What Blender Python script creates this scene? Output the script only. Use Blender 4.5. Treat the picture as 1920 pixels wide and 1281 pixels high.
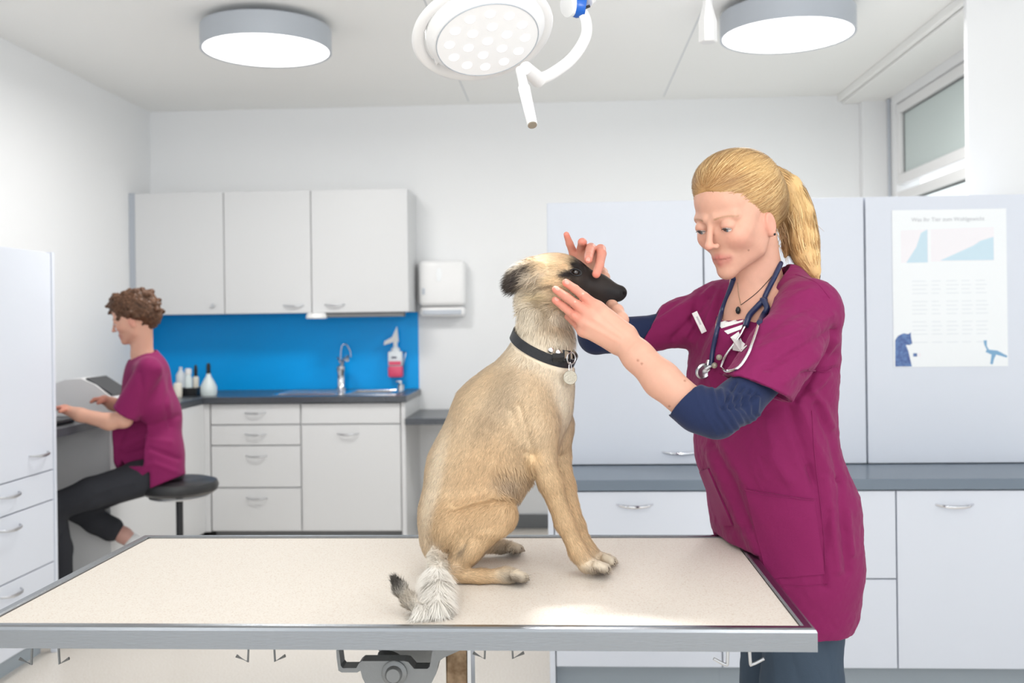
import bpy, bmesh, math, random
import numpy as np
from mathutils import Vector, Matrix
from mathutils.bvhtree import BVHTree

# ------------------------------------------------------------------ camera, world, exposure
for o in list(bpy.data.objects): bpy.data.objects.remove(o)
SC = bpy.context.scene
COL = SC.collection
FPX, CY, PSI, RHO, CAMH = 1867.0, 600.0, math.radians(3.0), 0.0125, 1.36
R0 = np.array([math.cos(PSI), math.sin(PSI), 0.0])
FW = np.array([-math.sin(PSI), math.cos(PSI), 0.0])
UP = np.array([0, 0, 1.0])
RR = R0*math.cos(RHO) - UP*math.sin(RHO)
UU = UP*math.cos(RHO) + R0*math.sin(RHO)
CAM = np.array([0, 0, CAMH])
cd = bpy.data.cameras.new('camera'); cam = bpy.data.objects.new('camera', cd); COL.objects.link(cam)
cd.sensor_width = 36; cd.lens = FPX/1920*36; cd.shift_y = -(640.5-CY)/1920; cd.clip_start = .05
cd.dof.use_dof = True; cd.dof.focus_distance = 1.86; cd.dof.aperture_fstop = 4.5
cam.matrix_world = Matrix(((RR[0], UU[0], -FW[0], 0), (RR[1], UU[1], -FW[1], 0), (RR[2], UU[2], -FW[2], CAMH), (0, 0, 0, 1)))
SC.camera = cam
SC.view_settings.view_transform = 'Standard'; SC.view_settings.look = 'None'
SC.view_settings.gamma = 1; SC.view_settings.use_curve_mapping = False
SC.view_settings.exposure = 0.12
w = bpy.data.worlds.new('world'); SC.world = w; w.use_nodes = True
w.node_tree.nodes['Background'].inputs[0].default_value = (0.93, 0.97, 1.0, 1)
w.node_tree.nodes['Background'].inputs[1].default_value = 1.6
LAMP_W, SPOT_W = 21, 15

for nm, lc_, tg_, en, sz in (('ceiling_fill', (.8, -.3, 1.95), (.6, .3, 2.775), 28, .5), ('ceiling_fill', (-1.4, -.3, 1.95), (-1.3, .3, 2.775), 12, .5)):      # unseen fill lights added behind the camera to brighten the ceiling
    ld = bpy.data.lights.new(nm, 'AREA'); ld.size = sz; ld.energy = en; ld.color = (1, .985, .96)
    lo = bpy.data.objects.new(nm, ld); COL.objects.link(lo); lo.location = lc_
    lo.rotation_euler = (Vector(tg_)-Vector(lc_)).to_track_quat('-Z', 'Y').to_euler()
def C(px, py, d):            # photo pixel + distance -> camera-aligned metres (right, away, up)
    return np.array([(px-960)/FPX*d, d, -(py-CY)/FPX*d])
def W(c):                    # camera-aligned metres -> world
    c = np.asarray(c, float)
    return CAM + c[..., 0:1]*RR + c[..., 2:3]*UU + c[..., 1:2]*FW
def P(px, py, d): return W(C(px, py, d))
def toC(w_):
    v = np.asarray(w_, float)-CAM
    return np.stack([v@RR, v@FW, v@UU], -1)
def topx(c): return 960+c[..., 0]/c[..., 1]*FPX, CY-c[..., 2]/c[..., 1]*FPX
def ray(px, py): return P(px, py, 1.0)-CAM
def onz(px, py, z): r = ray(px, py); return CAM+r*((z-CAMH)/r[2])
def ony(px, py, y): r = ray(px, py); return CAM+r*(y/r[1])
def onx(px, py, x): r = ray(px, py); return CAM+r*(x/r[0])

# ------------------------------------------------------------------ materials
def lin(c):
    c = [x/255 for x in c]
    return tuple((x/12.92 if x <= .04045 else ((x+.055)/1.055)**2.4) for x in c)+(1.0,)
def mat(name, col=(200, 200, 200), rough=.5, metal=0, attr=False, bump=0, bscale=200, stretch=None, spec=.5,
        speckle=None, emit=0, trans=0, sss=0, sheen=0, var=0, coat=0):
    m = bpy.data.materials.new(name); m.use_nodes = True
    nt = m.node_tree; b = nt.nodes['Principled BSDF']; L = nt.links.new
    b.inputs['Base Color'].default_value = lin(col)
    b.inputs['Roughness'].default_value = rough; b.inputs['Metallic'].default_value = metal
    b.inputs['Specular IOR Level'].default_value = spec
    if trans: b.inputs['Transmission Weight'].default_value = trans
    if sss:
        b.inputs['Subsurface Weight'].default_value = sss
        b.inputs['Subsurface Radius'].default_value = (1, .35, .2); b.inputs['Subsurface Scale'].default_value = .006
    if sheen: b.inputs['Sheen Weight'].default_value = sheen; b.inputs['Sheen Roughness'].default_value = .4
    if coat: b.inputs['Coat Weight'].default_value = coat
    if emit:
        b.inputs['Emission Color'].default_value = lin(col); b.inputs['Emission Strength'].default_value = emit
    src = None
    if attr:
        a = nt.nodes.new('ShaderNodeAttribute'); a.attribute_name = 'Col'; src = a.outputs['Color']
    tc = nt.nodes.new('ShaderNodeTexCoord'); mp = nt.nodes.new('ShaderNodeMapping'); L(tc.outputs['Object'], mp.inputs[0])
    if stretch: mp.inputs['Scale'].default_value = stretch
    if speckle:
        n = nt.nodes.new('ShaderNodeTexNoise'); n.inputs['Scale'].default_value = speckle[1]; n.inputs['Detail'].default_value = 3
        n.inputs['Roughness'].default_value = .75
        L(mp.outputs[0], n.inputs['Vector'])
        r = nt.nodes.new('ShaderNodeValToRGB'); r.color_ramp.elements[0].position = speckle[2]; r.color_ramp.elements[1].position = speckle[3]
        r.color_ramp.elements[0].color = lin(speckle[0]); r.color_ramp.elements[1].color = lin(col)
        L(n.outputs['Fac'], r.inputs['Fac']); src = r.outputs['Color']
    if var:
        n = nt.nodes.new('ShaderNodeTexNoise'); n.inputs['Scale'].default_value = 9; n.inputs['Detail'].default_value = 4
        L(mp.outputs[0], n.inputs['Vector'])
        h = nt.nodes.new('ShaderNodeHueSaturation')
        mr = nt.nodes.new('ShaderNodeMapRange'); mr.inputs[3].default_value = 1-var; mr.inputs[4].default_value = 1+var
        L(n.outputs['Fac'], mr.inputs[0]); L(mr.outputs[0], h.inputs['Value'])
        if src: L(src, h.inputs['Color'])
        else: h.inputs['Color'].default_value = lin(col)
        src = h.outputs[0]
    if src: L(src, b.inputs['Base Color'])
    if bump:
        n = nt.nodes.new('ShaderNodeTexNoise'); n.inputs['Scale'].default_value = bscale; n.inputs['Detail'].default_value = 3
        L(mp.outputs[0], n.inputs['Vector'])
        bp = nt.nodes.new('ShaderNodeBump'); bp.inputs['Strength'].default_value = bump; bp.inputs['Distance'].default_value = .002
        L(n.outputs['Fac'], bp.inputs['Height']); L(bp.outputs[0], b.inputs['Normal'])
    return m
M = {}
M['wall'] = mat('wall_paint', (242, 243, 244), .75, bump=.08, bscale=60)
M['ceil'] = mat('ceiling_paint', (250, 250, 248), .8, bump=.08, bscale=40)
M['floor'] = mat('floor_vinyl', (236, 231, 224), .35, speckle=((214, 204, 192), 160, .35, .6))
M['cab'] = mat('cabinet_laminate_grey', (216, 217, 218), .4)
M['cabw'] = mat('cabinet_laminate_cool', (222, 227, 237), .35)
M['gap'] = mat('cabinet_gap', (120, 122, 124), .7)
M['kick'] = mat('plinth_grey', (168, 178, 186), .5)
M['dark'] = mat('worktop_dark', (78, 82, 88), .28, speckle=((60, 64, 70), 120, .3, .6))
M['slate'] = mat('worktop_slate', (116, 129, 143), .3)
M['blue'] = mat('backsplash_blue', (0, 166, 246), .35, spec=.25)
M['steel'] = mat('brushed_steel', (200, 200, 200), .26, 1, bump=.15, bscale=60, stretch=(1, 60, 60))
M['chrome'] = mat('chrome', (225, 225, 228), .08, 1)
M['satin'] = mat('satin_metal', (205, 207, 210), .3, 1)
M['cast'] = mat('cast_aluminium', (138, 140, 141), .5, .7, bump=.4, bscale=120)
M['bronze'] = mat('stained_steel', (150, 128, 104), .4, .8, speckle=((105, 84, 62), 30, .35, .65))
M['top'] = mat('table_mat', (233, 225, 215), .6, speckle=((206, 186, 168), 330, .28, .48), bump=.12, bscale=500)
M['white'] = mat('white_plastic', (240, 240, 240), .3)
M['lampgrey'] = mat('lamp_housing', (186, 192, 200), .4, .3)
M['lampface'] = mat('lamp_diffuser', (255, 253, 250), .5, emit=3.2)
M['led'] = mat('led_face', (226, 226, 226), .25, emit=.22)
M['ledhot'] = mat('led_lens', (255, 255, 255), .3, emit=.55)
M['black'] = mat('black_plastic', (24, 25, 28), .4)
M['leather'] = mat('collar_leather', (30, 32, 38), .45, bump=.2, bscale=300)
M['seat'] = mat('black_vinyl', (38, 38, 40), .38)
M['blueplastic'] = mat('blue_joint', (20, 95, 190), .3)
M['paper'] = mat('paper', (246, 249, 251), .6)
M['skin'] = mat('skin', (225, 170, 150), .5, attr=True, sss=.12, bump=.08, bscale=400, spec=.35)
M['fur'] = mat('dog_coat', (220, 190, 150), .6, attr=True, spec=.25)
M['hair'] = mat('hair', (200, 160, 90), .48, attr=True, spec=.3)
M['scrub'] = mat('magenta_cotton', (130, 32, 86), .8, spec=.2, bump=.25, bscale=700, sheen=.08)
M['navy'] = mat('navy_knit', (38, 48, 78), .85, attr=True, spec=.15, bump=.3, bscale=600, sheen=.15)
M['slatecloth'] = mat('slate_twill', (66, 79, 94), .85, spec=.2, bump=.3, bscale=600)
M['charcoal'] = mat('charcoal_twill', (52, 53, 58), .85, spec=.2)
M['tube'] = mat('stethoscope_tubing', (34, 46, 84), .3)
M['eye'] = mat('eye', (20, 16, 14), .06, attr=True, coat=1)
M['glass'] = mat('frosted_glass', (204, 216, 214), .25)
m_ = bpy.data.materials.new('clear_glass'); m_.use_nodes = True; nt_ = m_.node_tree; nt_.nodes.clear()
a_, b_, c_, d_ = [nt_.nodes.new(x) for x in ('ShaderNodeBsdfTransparent', 'ShaderNodeBsdfGlossy', 'ShaderNodeMixShader', 'ShaderNodeOutputMaterial')]
a_.inputs[0].default_value = (.93, .96, .95, 1); b_.inputs['Roughness'].default_value = .03; c_.inputs[0].default_value = .06
nt_.links.new(a_.outputs[0], c_.inputs[1]); nt_.links.new(b_.outputs[0], c_.inputs[2]); nt_.links.new(c_.outputs[0], d_.inputs[0]); M['clear'] = m_
M['shoe'] = mat('shoe_rubber', (60, 60, 62), .6)
M['tag'] = mat('worn_tag', (172, 166, 152), .45, .6, bump=.4, bscale=300)

# ------------------------------------------------------------------ object helpers
def tag(o, label=None, cat=None, group=None, kind=None):
    if label: o['label'] = label
    if cat: o['category'] = cat
    if group: o['group'] = group
    if kind: o['kind'] = kind
    return o
def thing(name, label, cat, loc, group=None):
    o = bpy.data.objects.new(name, None); COL.objects.link(o); o.location = Vector(loc); o.empty_display_size = .05
    return tag(o, label, cat, group)
ORG = {}
def origin_of(o):
    v = Vector((0, 0, 0))
    while o: v += o.location; o = o.parent
    return np.array(v)
def mk(name, vf, m, parent=None, smooth=False, cols=None, normals=None):
    v, f = vf; v = np.asarray(v, float)
    if parent is not None: og = origin_of(parent); loc = (0, 0, 0)
    else:
        og = np.array([(v[:, 0].min()+v[:, 0].max())/2, (v[:, 1].min()+v[:, 1].max())/2, v[:, 2].min()]); loc = og
    me = bpy.data.meshes.new(name)
    if isinstance(f, np.ndarray) and f.dtype != object:
        n = len(f); k = f.shape[1]
        me.vertices.add(len(v)); me.vertices.foreach_set('co', (v-og).astype('f4').ravel())
        me.loops.add(n*k); me.loops.foreach_set('vertex_index', f.astype('i4').ravel())
        me.polygons.add(n); me.polygons.foreach_set('loop_start', np.arange(0, n*k, k, dtype='i4'))
        me.update(calc_edges=True)
    else:
        me.from_pydata((v-og).tolist(), [], [list(map(int, q)) for q in f])
    me.materials.append(M[m] if isinstance(m, str) else m)
    if smooth: me.polygons.foreach_set('use_smooth', [True]*len(me.polygons))
    if cols is not None:
        ca = me.color_attributes.new('Col', 'FLOAT_COLOR', 'POINT')
        c4 = np.ones((len(v), 4), 'f4'); c4[:, :3] = cols; ca.data.foreach_set('color', c4.ravel())
    if normals is not None: me.normals_split_custom_set_from_vertices(np.asarray(normals, float).tolist())
    me.validate(); me.update()
    o = bpy.data.objects.new(name, me); COL.objects.link(o); o.location = Vector(loc)
    if parent is not None: o.parent = parent
    if smooth and normals is None and not isinstance(f, np.ndarray):
        try: me.set_sharp_from_angle(angle=math.radians(40))
        except Exception: pass
    return o
def bm2(bm):
    bm.verts.index_update()
    v = [tuple(x.co) for x in bm.verts]; f = [[q.index for q in p.verts] for p in bm.faces]; bm.free(); return v, f
def box(x0, x1, y0, y1, z0, z1, bev=0.002, seg=2):
    bm = bmesh.new(); bmesh.ops.create_cube(bm, size=1)
    for v in bm.verts: v.co = Vector(((x0+x1)/2+v.co.x*(x1-x0), (y0+y1)/2+v.co.y*(y1-y0), (z0+z1)/2+v.co.z*(z1-z0)))
    if bev: bmesh.ops.bevel(bm, geom=list(bm.edges), offset=bev, segments=seg, affect='EDGES', profile=.5)
    return bm2(bm)
def cat(*parts):
    V, Fc = [], []
    for v, f in parts:
        n = len(V); V += [tuple(x) for x in v]; Fc += [[i+n for i in q] for q in f]
    return V, Fc
def norm(v): v = np.asarray(v, float); return v/max(np.linalg.norm(v), 1e-9)
def tube(path, rad, n=10, closed=False, flat=1.0, cap=True, upv=None):
    P_ = [np.asarray(p, float) for p in path]; m = len(P_); rad = [rad]*m if np.isscalar(rad) else rad
    V, Fc = [], []; prev = None
    for i in range(m):
        a = P_[(i-1) % m] if (closed or i > 0) else P_[i]; b = P_[(i+1) % m] if (closed or i < m-1) else P_[i]
        t = norm(b-a)
        if prev is None:
            u = upv if upv is not None else (np.array([0, 0, 1.]) if abs(t[2]) < .9 else np.array([1., 0, 0]))
        else: u = prev
        if upv is not None: u = upv
        u = norm(u-t*np.dot(u, t)); s = np.cross(t, u); prev = u
        for k in range(n):
            a_ = 2*math.pi*k/n; V.append(P_[i]+rad[i]*(math.cos(a_)*u*flat+math.sin(a_)*s))
    for i in range(m if closed else m-1):
        j = (i+1) % m
        for k in range(n):
            l = (k+1) % n; Fc.append([i*n+k, i*n+l, j*n+l, j*n+k])
    if cap and not closed: Fc.append(list(range(n))[::-1]); Fc.append([(m-1)*n+k for k in range(n)])
    return V, Fc
def lathe(prof, c=(0, 0, 0), n=32, axis=(0, 0, 1), refx=None, cap=True):
    ax = norm(axis); u = np.array([1., 0, 0]) if abs(ax[0]) < .9 else np.array([0, 1., 0])
    u = norm(u-ax*np.dot(u, ax)); s = np.cross(ax, u); c = np.asarray(c, float); V, Fc = [], []
    for r, z in prof:
        for k in range(n): a = 2*math.pi*k/n; V.append(c+ax*z+r*(math.cos(a)*u+math.sin(a)*s))
    for i in range(len(prof)-1):
        for k in range(n): l = (k+1) % n; Fc.append([i*n+k, i*n+l, (i+1)*n+l, (i+1)*n+k])
    if cap: Fc.append(list(range(n))[::-1]); Fc.append([(len(prof)-1)*n+k for k in range(n)])
    return V, Fc
def extrude(poly, vec):
    n = len(poly); V = [np.asarray(p, float) for p in poly]; V += [p+np.asarray(vec) for p in V]
    return V, [list(range(n))[::-1], [n+i for i in range(n)]]+[[i, (i+1) % n, n+(i+1) % n, n+i] for i in range(n)]
def smoothpath(pts, n=8):
    pts = [np.asarray(p, float) for p in pts]; out = []
    for i in range(len(pts)-1):
        p0 = pts[max(i-1, 0)]; p1 = pts[i]; p2 = pts[i+1]; p3 = pts[min(i+2, len(pts)-1)]
        for k in range(n):
            t = k/n; out.append(.5*((2*p1)+(-p0+p2)*t+(2*p0-5*p1+4*p2-p3)*t*t+(-p0+3*p1-3*p2+p3)*t**3))
    out.append(pts[-1]); return out
def handle(cx, y, cz, wd=.13, axis='x', out=-1):
    pts = []
    for i in range(13):
        t = i/12*2-1; bow = (1-t**4)*.026; dip = -.006*(1-t*t)
        if axis == 'x': pts.append((cx+t*wd/2, y+out*bow, cz+dip))
        else: pts.append((y+out*bow, cx+t*wd/2, cz+dip))
    return tube(pts, [.003+.002*(1-abs(i/6-1)) for i in range(13)], 8, flat=1.3)

# ------------------------------------------------------------------ implicit surfaces -> one continuous mesh
class Sdf:
    def __init__(s): s.pr = []
    def cone(s, a, b, k=.01, col=None, sy=1.0, op='+'):
        ca, cb = C(*a[:3]), C(*b[:3]); s.pr.append(('c', ca, cb, a[3]/FPX*a[2], b[3]/FPX*b[2], k, col, sy, op))
    def conem(s, a, b, ra, rb, k=.01, col=None, sy=1.0, op='+'):
        s.pr.append(('c', np.asarray(a, float), np.asarray(b, float), ra, rb, k, col, sy, op))
    def chain(s, pts, k=.01, col=None, sy=1.0):
        for a, b in zip(pts[:-1], pts[1:]): s.cone(a, b, k, col, sy)
    def ell(s, c, r, rot=None, k=.01, col=None, op='+'):
        s.pr.append(('e', np.asarray(c, float), np.asarray(r, float), np.eye(3) if rot is None else np.asarray(rot, float), None, k, col, 1, op))
    def ellp(s, px, py, d, rx, rd, rz, ang=0, k=.01, col=None, op='+'):   # rx, rz in px, rd metres, ang in the image plane
        a = math.radians(ang); R = np.array([[math.cos(a), 0, math.sin(a)], [0, 1, 0], [-math.sin(a), 0, math.cos(a)]])
        s.ell(C(px, py, d), (rx/FPX*d, rd, rz/FPX*d), R.T, k, col, op)
    def fn(s, fn, lo, hi, k=.005, op='-', col=None): s.pr.append(('f', fn, np.minimum(lo, hi), np.maximum(lo, hi), None, k, col, 1, op))
    @staticmethod
    def dist(p, X):
        if p[0] == 'c':
            _, a, b, ra, rb, k, col, sy, op = p
            S = np.array([1, sy, 1]); q = (X-a)*S; ba = (b-a)*S; L = max(ba@ba, 1e-12)
            t = np.clip((q@ba)/L, 0, 1); d = np.sqrt(((q-t[..., None]*ba)**2).sum(-1))-(ra+(rb-ra)*t)
            return d/max(1, sy)
        if p[0] == 'e':
            _, c, r, R, _, k, col, sy, op = p
            q = (X-c)@R.T; k0 = np.sqrt(((q/r)**2).sum(-1)); k1 = np.sqrt(((q/r**2)**2).sum(-1))+1e-9
            return np.where(k0 < 1e-4, -r.min(), k0*(k0-1)/k1)
        return p[1](X)
    def bb(s, p):
        if p[0] == 'c':
            _, a, b, ra, rb, k, col, sy, op = p; r = max(ra, rb); rv = np.array([r, r/min(sy, 1), r])+k+.006
            return np.minimum(a, b)-rv, np.maximum(a, b)+rv
        if p[0] == 'e': r = np.abs(p[3].T)@p[2]+p[5]+.006; return p[1]-r, p[1]+r
        return np.asarray(p[2]), np.asarray(p[3])
    @staticmethod
    def comb(f, d, k, op):
        if op == '-': d = -d; h = np.maximum(k-np.abs(f-d), 0)/k; return np.maximum(f, d)+h*h*k*.25
        h = np.maximum(k-np.abs(f-d), 0)/k; return np.minimum(f, d)-h*h*k*.25
    def ev(s, X):
        X = np.atleast_2d(X); f = np.full(len(X), 1.0)
        for p in s.pr: f = s.comb(f, s.dist(p, X), p[5], p[8])
        return f
    def mesh(s, h, disp=None):
        B = [s.bb(p) for p in s.pr if p[8] == '+']
        lo = np.min([b[0] for b in B], 0)-2*h; hi = np.max([b[1] for b in B], 0)+2*h
        n = np.ceil((hi-lo)/h).astype(int)+1; G = np.full(n, .5, 'f4')
        ax = [lo[i]+h*np.arange(n[i]) for i in range(3)]
        for p in s.pr:
            l, u = s.bb(p); i0 = np.clip(((l-lo)/h).astype(int), 0, n-1); i1 = np.clip(((u-lo)/h).astype(int)+2, 1, n)
            if (i1 <= i0).any(): continue
            sl = tuple(slice(i0[i], i1[i]) for i in range(3))
            X = np.stack(np.meshgrid(ax[0][sl[0]], ax[1][sl[1]], ax[2][sl[2]], indexing='ij'), -1)
            G[sl] = s.comb(G[sl], s.dist(p, X).astype('f4'), p[5], p[8])
        return s.nets(G, lo, h)
    @staticmethod
    def nets(G, lo, h):
        I = G < 0; n = np.array(G.shape)
        c = np.zeros(n-1, 'u1')
        for i in (0, 1):
            for j in (0, 1):
                for k in (0, 1): c += I[i:n[0]-1+i, j:n[1]-1+j, k:n[2]-1+k]
        act = (c > 0) & (c < 8); ijk = np.argwhere(act); idx = np.full(n-1, -1, 'i4'); idx[act] = np.arange(len(ijk))
        acc = np.zeros((len(ijk), 3)); cnt = np.zeros(len(ijk))
        cor = [(i, j, k) for i in (0, 1) for j in (0, 1) for k in (0, 1)]
        val = {q: G[ijk[:, 0]+q[0], ijk[:, 1]+q[1], ijk[:, 2]+q[2]].astype(float) for q in cor}
        for q in cor:
            for a in range(3):
                if q[a] == 0:
                    r = list(q); r[a] = 1; r = tuple(r); va, vb = val[q], val[r]; m = (va < 0) != (vb < 0)
                    t = np.where(m, va/np.where(m, va-vb, 1), 0); pt = np.tile(np.array(q, float), (len(ijk), 1)); pt[:, a] += t
                    acc[m] += pt[m]; cnt[m] += 1
        V = lo+(ijk+acc/cnt[:, None])*h
        Fs = []
        for a in range(3):
            b, c_ = (a+1) % 3, (a+2) % 3
            s0 = [slice(None)]*3; s1 = [slice(None)]*3; s0[a] = slice(0, -1); s1[a] = slice(1, None)
            A, Bv = I[tuple(s0)], I[tuple(s1)]; e = np.argwhere(A != Bv)
            e = e[(e[:, b] > 0) & (e[:, c_] > 0) & (e[:, b] < n[b]-1) & (e[:, c_] < n[c_]-1)]
            flip = A[e[:, 0], e[:, 1], e[:, 2]]
            q = []
            for db, dc in ((1, 1), (0, 1), (0, 0), (1, 0)):
                g = e.copy(); g[:, b] -= db; g[:, c_] -= dc; q.append(idx[g[:, 0], g[:, 1], g[:, 2]])
            q = np.stack(q, 1); q[~flip] = q[~flip][:, ::-1]; Fs.append(q)
        Fq = np.concatenate(Fs); Fq = Fq[(Fq >= 0).all(1)]
        return V, Fq
    def colors(s, V, base, sharp=.004):
        acc = np.zeros((len(V), 3)); wt = np.zeros(len(V))+1e-6; acc += np.array(lin(base)[:3])*1e-6
        for p in s.pr:
            if p[6] is None or p[0] == 'f': continue
            l, u = s.bb(p); m = ((V > l-.02) & (V < u+.02)).all(1)
            if not m.any(): continue
            d = s.dist(p, V[m]); w_ = np.exp(-np.clip(np.abs(d) if p[8] == '-' else d, -.02, 1)/sharp)
            acc[m] += w_[:, None]*np.array(lin(p[6])[:3]); wt[m] += w_
        return acc/wt[:, None]
def vnormals(V, Fq):
    fn = np.cross(V[Fq[:, 2]]-V[Fq[:, 0]], V[Fq[:, 3 if Fq.shape[1] > 3 else 1]]-V[Fq[:, 1 if Fq.shape[1] > 3 else 0]])
    N = np.zeros_like(V)
    for k in range(Fq.shape[1]): np.add.at(N, Fq[:, k], fn)
    return N/(np.linalg.norm(N, axis=1)[:, None]+1e-12)
def segdist(px, py, path):
    D = np.full(len(px), 1e9)
    for (x0, y0), (x1, y1) in zip(path[:-1], path[1:]):
        dx, dy = x1-x0, y1-y0; t = np.clip(((px-x0)*dx+(py-y0)*dy)/(dx*dx+dy*dy+1e-9), 0, 1)
        D = np.minimum(D, np.hypot(px-x0-t*dx, py-y0-t*dy))
    return D
def folds(V, Fq, L, dmin=0, dmax=9):       # L: (polyline in photo px, width px, height m): real displacement along the normal
    N = vnormals(V, Fq); px, py = topx(V); D = np.zeros(len(V))
    front = np.clip(-(N*V/np.linalg.norm(V, axis=1)[:, None]).sum(1)*3, 0, 1)*((V[:, 1] > dmin) & (V[:, 1] < dmax))
    for path, wd, amp in L: D += amp*np.exp(-(segdist(px, py, path)/wd)**2)
    return V+N*(D*front)[:, None]
def paint(V, cols, px, py, rx, ry, ang, col, soft=.5, amt=1, dmin=0, dmax=9):
    X, Y = topx(V); a = math.radians(ang); u = ((X-px)*math.cos(a)+(Y-py)*math.sin(a))/rx; v = (-(X-px)*math.sin(a)+(Y-py)*math.cos(a))/ry
    r = np.sqrt(u*u+v*v); t = np.clip((1+soft-r)/(2*soft), 0, 1); t = t*t*(3-2*t)*amt*((V[:, 1] > dmin) & (V[:, 1] < dmax))
    cols[:] = cols*(1-t[:, None])+np.array(lin(col)[:3])*t[:, None]
def vnoise(X, s, seed=0):
    X = X/s+seed*17.3; o = np.zeros(len(X))
    for f, a in ((1, 1.), (2.1, .5), (4.3, .25)):
        o += a*np.sin(X[:, 0]*f*1.7+2.1*np.sin(X[:, 1]*f*1.3+seed))*np.sin(X[:, 2]*f*1.9+1.7*np.sin(X[:, 0]*f*1.1))*np.cos(X[:, 1]*f*1.5+X[:, 2]*f*.7)
    return o
def snapper(V, Fq):
    bvh = BVHTree.FromPolygons([Vector(v) for v in V], [list(map(int, f)) for f in Fq])
    def snap(px, py, off=.002, dflt=None):
        r = Vector(C(px, py, 1)); h = bvh.ray_cast(Vector((0, 0, 0)), r.normalized())
        if h[0] is None:
            if dflt is None:
                q = bvh.find_nearest(Vector(C(px, py, 1.9))); n = q[1]; return np.array(q[0]+n*off), np.array(n)
            return C(px, py, dflt), np.array([0, -1, 0])
        n = h[1]; n = n if n.dot(r) < 0 else -n
        return np.array(h[0]+n*off), np.array(n)
    return snap
def patch(snap, quad, off, nu=14, nv=14, thick=.0012):
    (a, b, c, d) = [np.array(q, float) for q in quad]; V = []; N = []
    for j in range(nv+1):
        for i in range(nu+1):
            u, v = i/nu, j/nv; p = (a*(1-u)+b*u)*(1-v)+(d*(1-u)+c*u)*v
            q, n = snap(p[0], p[1], off); V.append(q); N.append(n)
    V = np.array(V); m = len(V); Nn = np.array(N); V = np.concatenate([V, V-Nn*(thick+off)]); Fc = []
    for j in range(nv):
        for i in range(nu):
            q = j*(nu+1)+i; Fc.append([q, q+nu+1, q+nu+2, q+1]); Fc.append([m+q, m+q+1, m+q+nu+2, m+q+nu+1])
    ring = [i for i in range(nu+1)]+[j*(nu+1)+nu for j in range(1, nv+1)]+[nv*(nu+1)+i for i in range(nu-1, -1, -1)]+[j*(nu+1) for j in range(nv-1, 0, -1)]
    for i in range(len(ring)): p, q = ring[i], ring[(i+1) % len(ring)]; Fc.append([p, q, q+m, p+m])
    return W(V), Fc
def strands(roots, step_fn, nseg, wid, colr, rng, taper=.25):
    """ribbons following step_fn; returns V,F,cols,normals in c space"""
    n = len(roots); Pn = [roots]; Nn = []
    p = roots.copy(); state = None
    for i in range(nseg):
        p, nr = step_fn(p, i); Pn.append(p); Nn.append(nr)
    Nn.append(Nn[-1]); A = np.stack(Pn, 1); Nr = np.stack(Nn, 1)
    T = np.gradient(A, axis=1); S = np.cross(T, Nr); S /= np.linalg.norm(S, axis=-1, keepdims=True)+1e-9
    ww = wid*np.interp(np.linspace(0, 1, nseg+1), [0, .1, .7, 1], [.6, 1, .9, taper])[None, :, None]
    V = np.stack([A-S*ww, A+S*ww], 2).reshape(-1, 3); Nv = np.repeat(Nr[:, :, None], 2, 2).reshape(-1, 3)
    base = (np.arange(n)*(nseg+1)*2)[:, None]+np.arange(nseg)[None]*2; base = base.ravel()
    Fq = np.stack([base, base+1, base+3, base+2], 1)
    cl = np.repeat(colr, (nseg+1)*2, 0)
    return V, Fq, cl, Nv
def merge(parts):
    V = []; F4 = []; Cc = []; N = []; n = 0
    for v, f, c, nn in parts:
        V.append(v); F4.append(f+n); Cc.append(c); N.append(nn); n += len(v)
    return np.concatenate(V), np.concatenate(F4), np.concatenate(Cc), np.concatenate(N)
def rotW(n): return n[:, 0:1]*RR+n[:, 1:2]*FW+n[:, 2:3]*UU
# ------------------------------------------------------------------ the room
def struct(name, vf, m, **k):
    return tag(mk(name, vf, m, **k), kind='structure')
YB, XL, XR, ZC = 6.5, -2.74, 2.06, 2.775
struct('floor', box(-3.2, 3.4, -2.2, 6.7, -.1, 0, 0), 'floor')
struct('ceiling', box(-3.2, 3.4, -2.2, 6.7, ZC, ZC+.1, 0), 'ceil')
struct('wall_left', box(XL-.15, XL, -2.2, YB, 0, ZC, 0), 'wall')
struct('wall_back', box(XL-.15, XR+.2, YB, YB+.15, 0, ZC, 0), 'wall')
# window wall on the right, with two openings
def wallx(x0, x1, y0, y1, holes):
    parts = []; holes = sorted(holes, key=lambda h: h[2]); z = 0
    for (a, b, c, d) in holes:
        parts += [box(x0, x1, y0, y1, z, c, 0), box(x0, x1, y0, a, c, d, 0), box(x0, x1, b, y1, c, d, 0)]; z = d
    parts.append(box(x0, x1, y0, y1, z, ZC, 0)); return cat(*parts)
struct('wall_right', wallx(XR, XR+.15, 4.33, YB, [(4.6, 6.28, 1.0, 2.665)]), 'wall')
struct('wall_partition', box(1.712, 3.3, 4.3, 4.33, 0, ZC, .002), 'wall')
struct('wall_side', cat(box(3.3, 3.45, -2.2, 4.44, 0, .85, 0), box(3.3, 3.45, -2.2, 4.44, 2.45, ZC, 0), box(3.3, 3.45, 3.0, 4.44, .85, 2.45, 0), box(3.3, 3.45, -2.2, -1.6, .85, 2.45, 0)), 'wall')
struct('trim_1', box(1.905, XR, 6.43, YB, 0, ZC, .003), 'wall')
struct('trim_2', cat(box(1.77, 1.80, 4.44, YB, 2.735, ZC, .003), box(1.80, XR, 4.44, YB, 2.72, 2.735, .003)), 'ceil')
struct('trim_3', cat(tube([(XR-.012, 6.36, .0), (XR-.012, 6.36, 2.70)], .009, 10), lathe([(.014, 0), (.014, .012)], (XR-.012, 6.36, 2.70), 12)), 'lampgrey')
struct('baseboard_back', box(-.955, XR-.16, YB-.015, YB, 0, .09, .003), 'gap')
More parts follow.
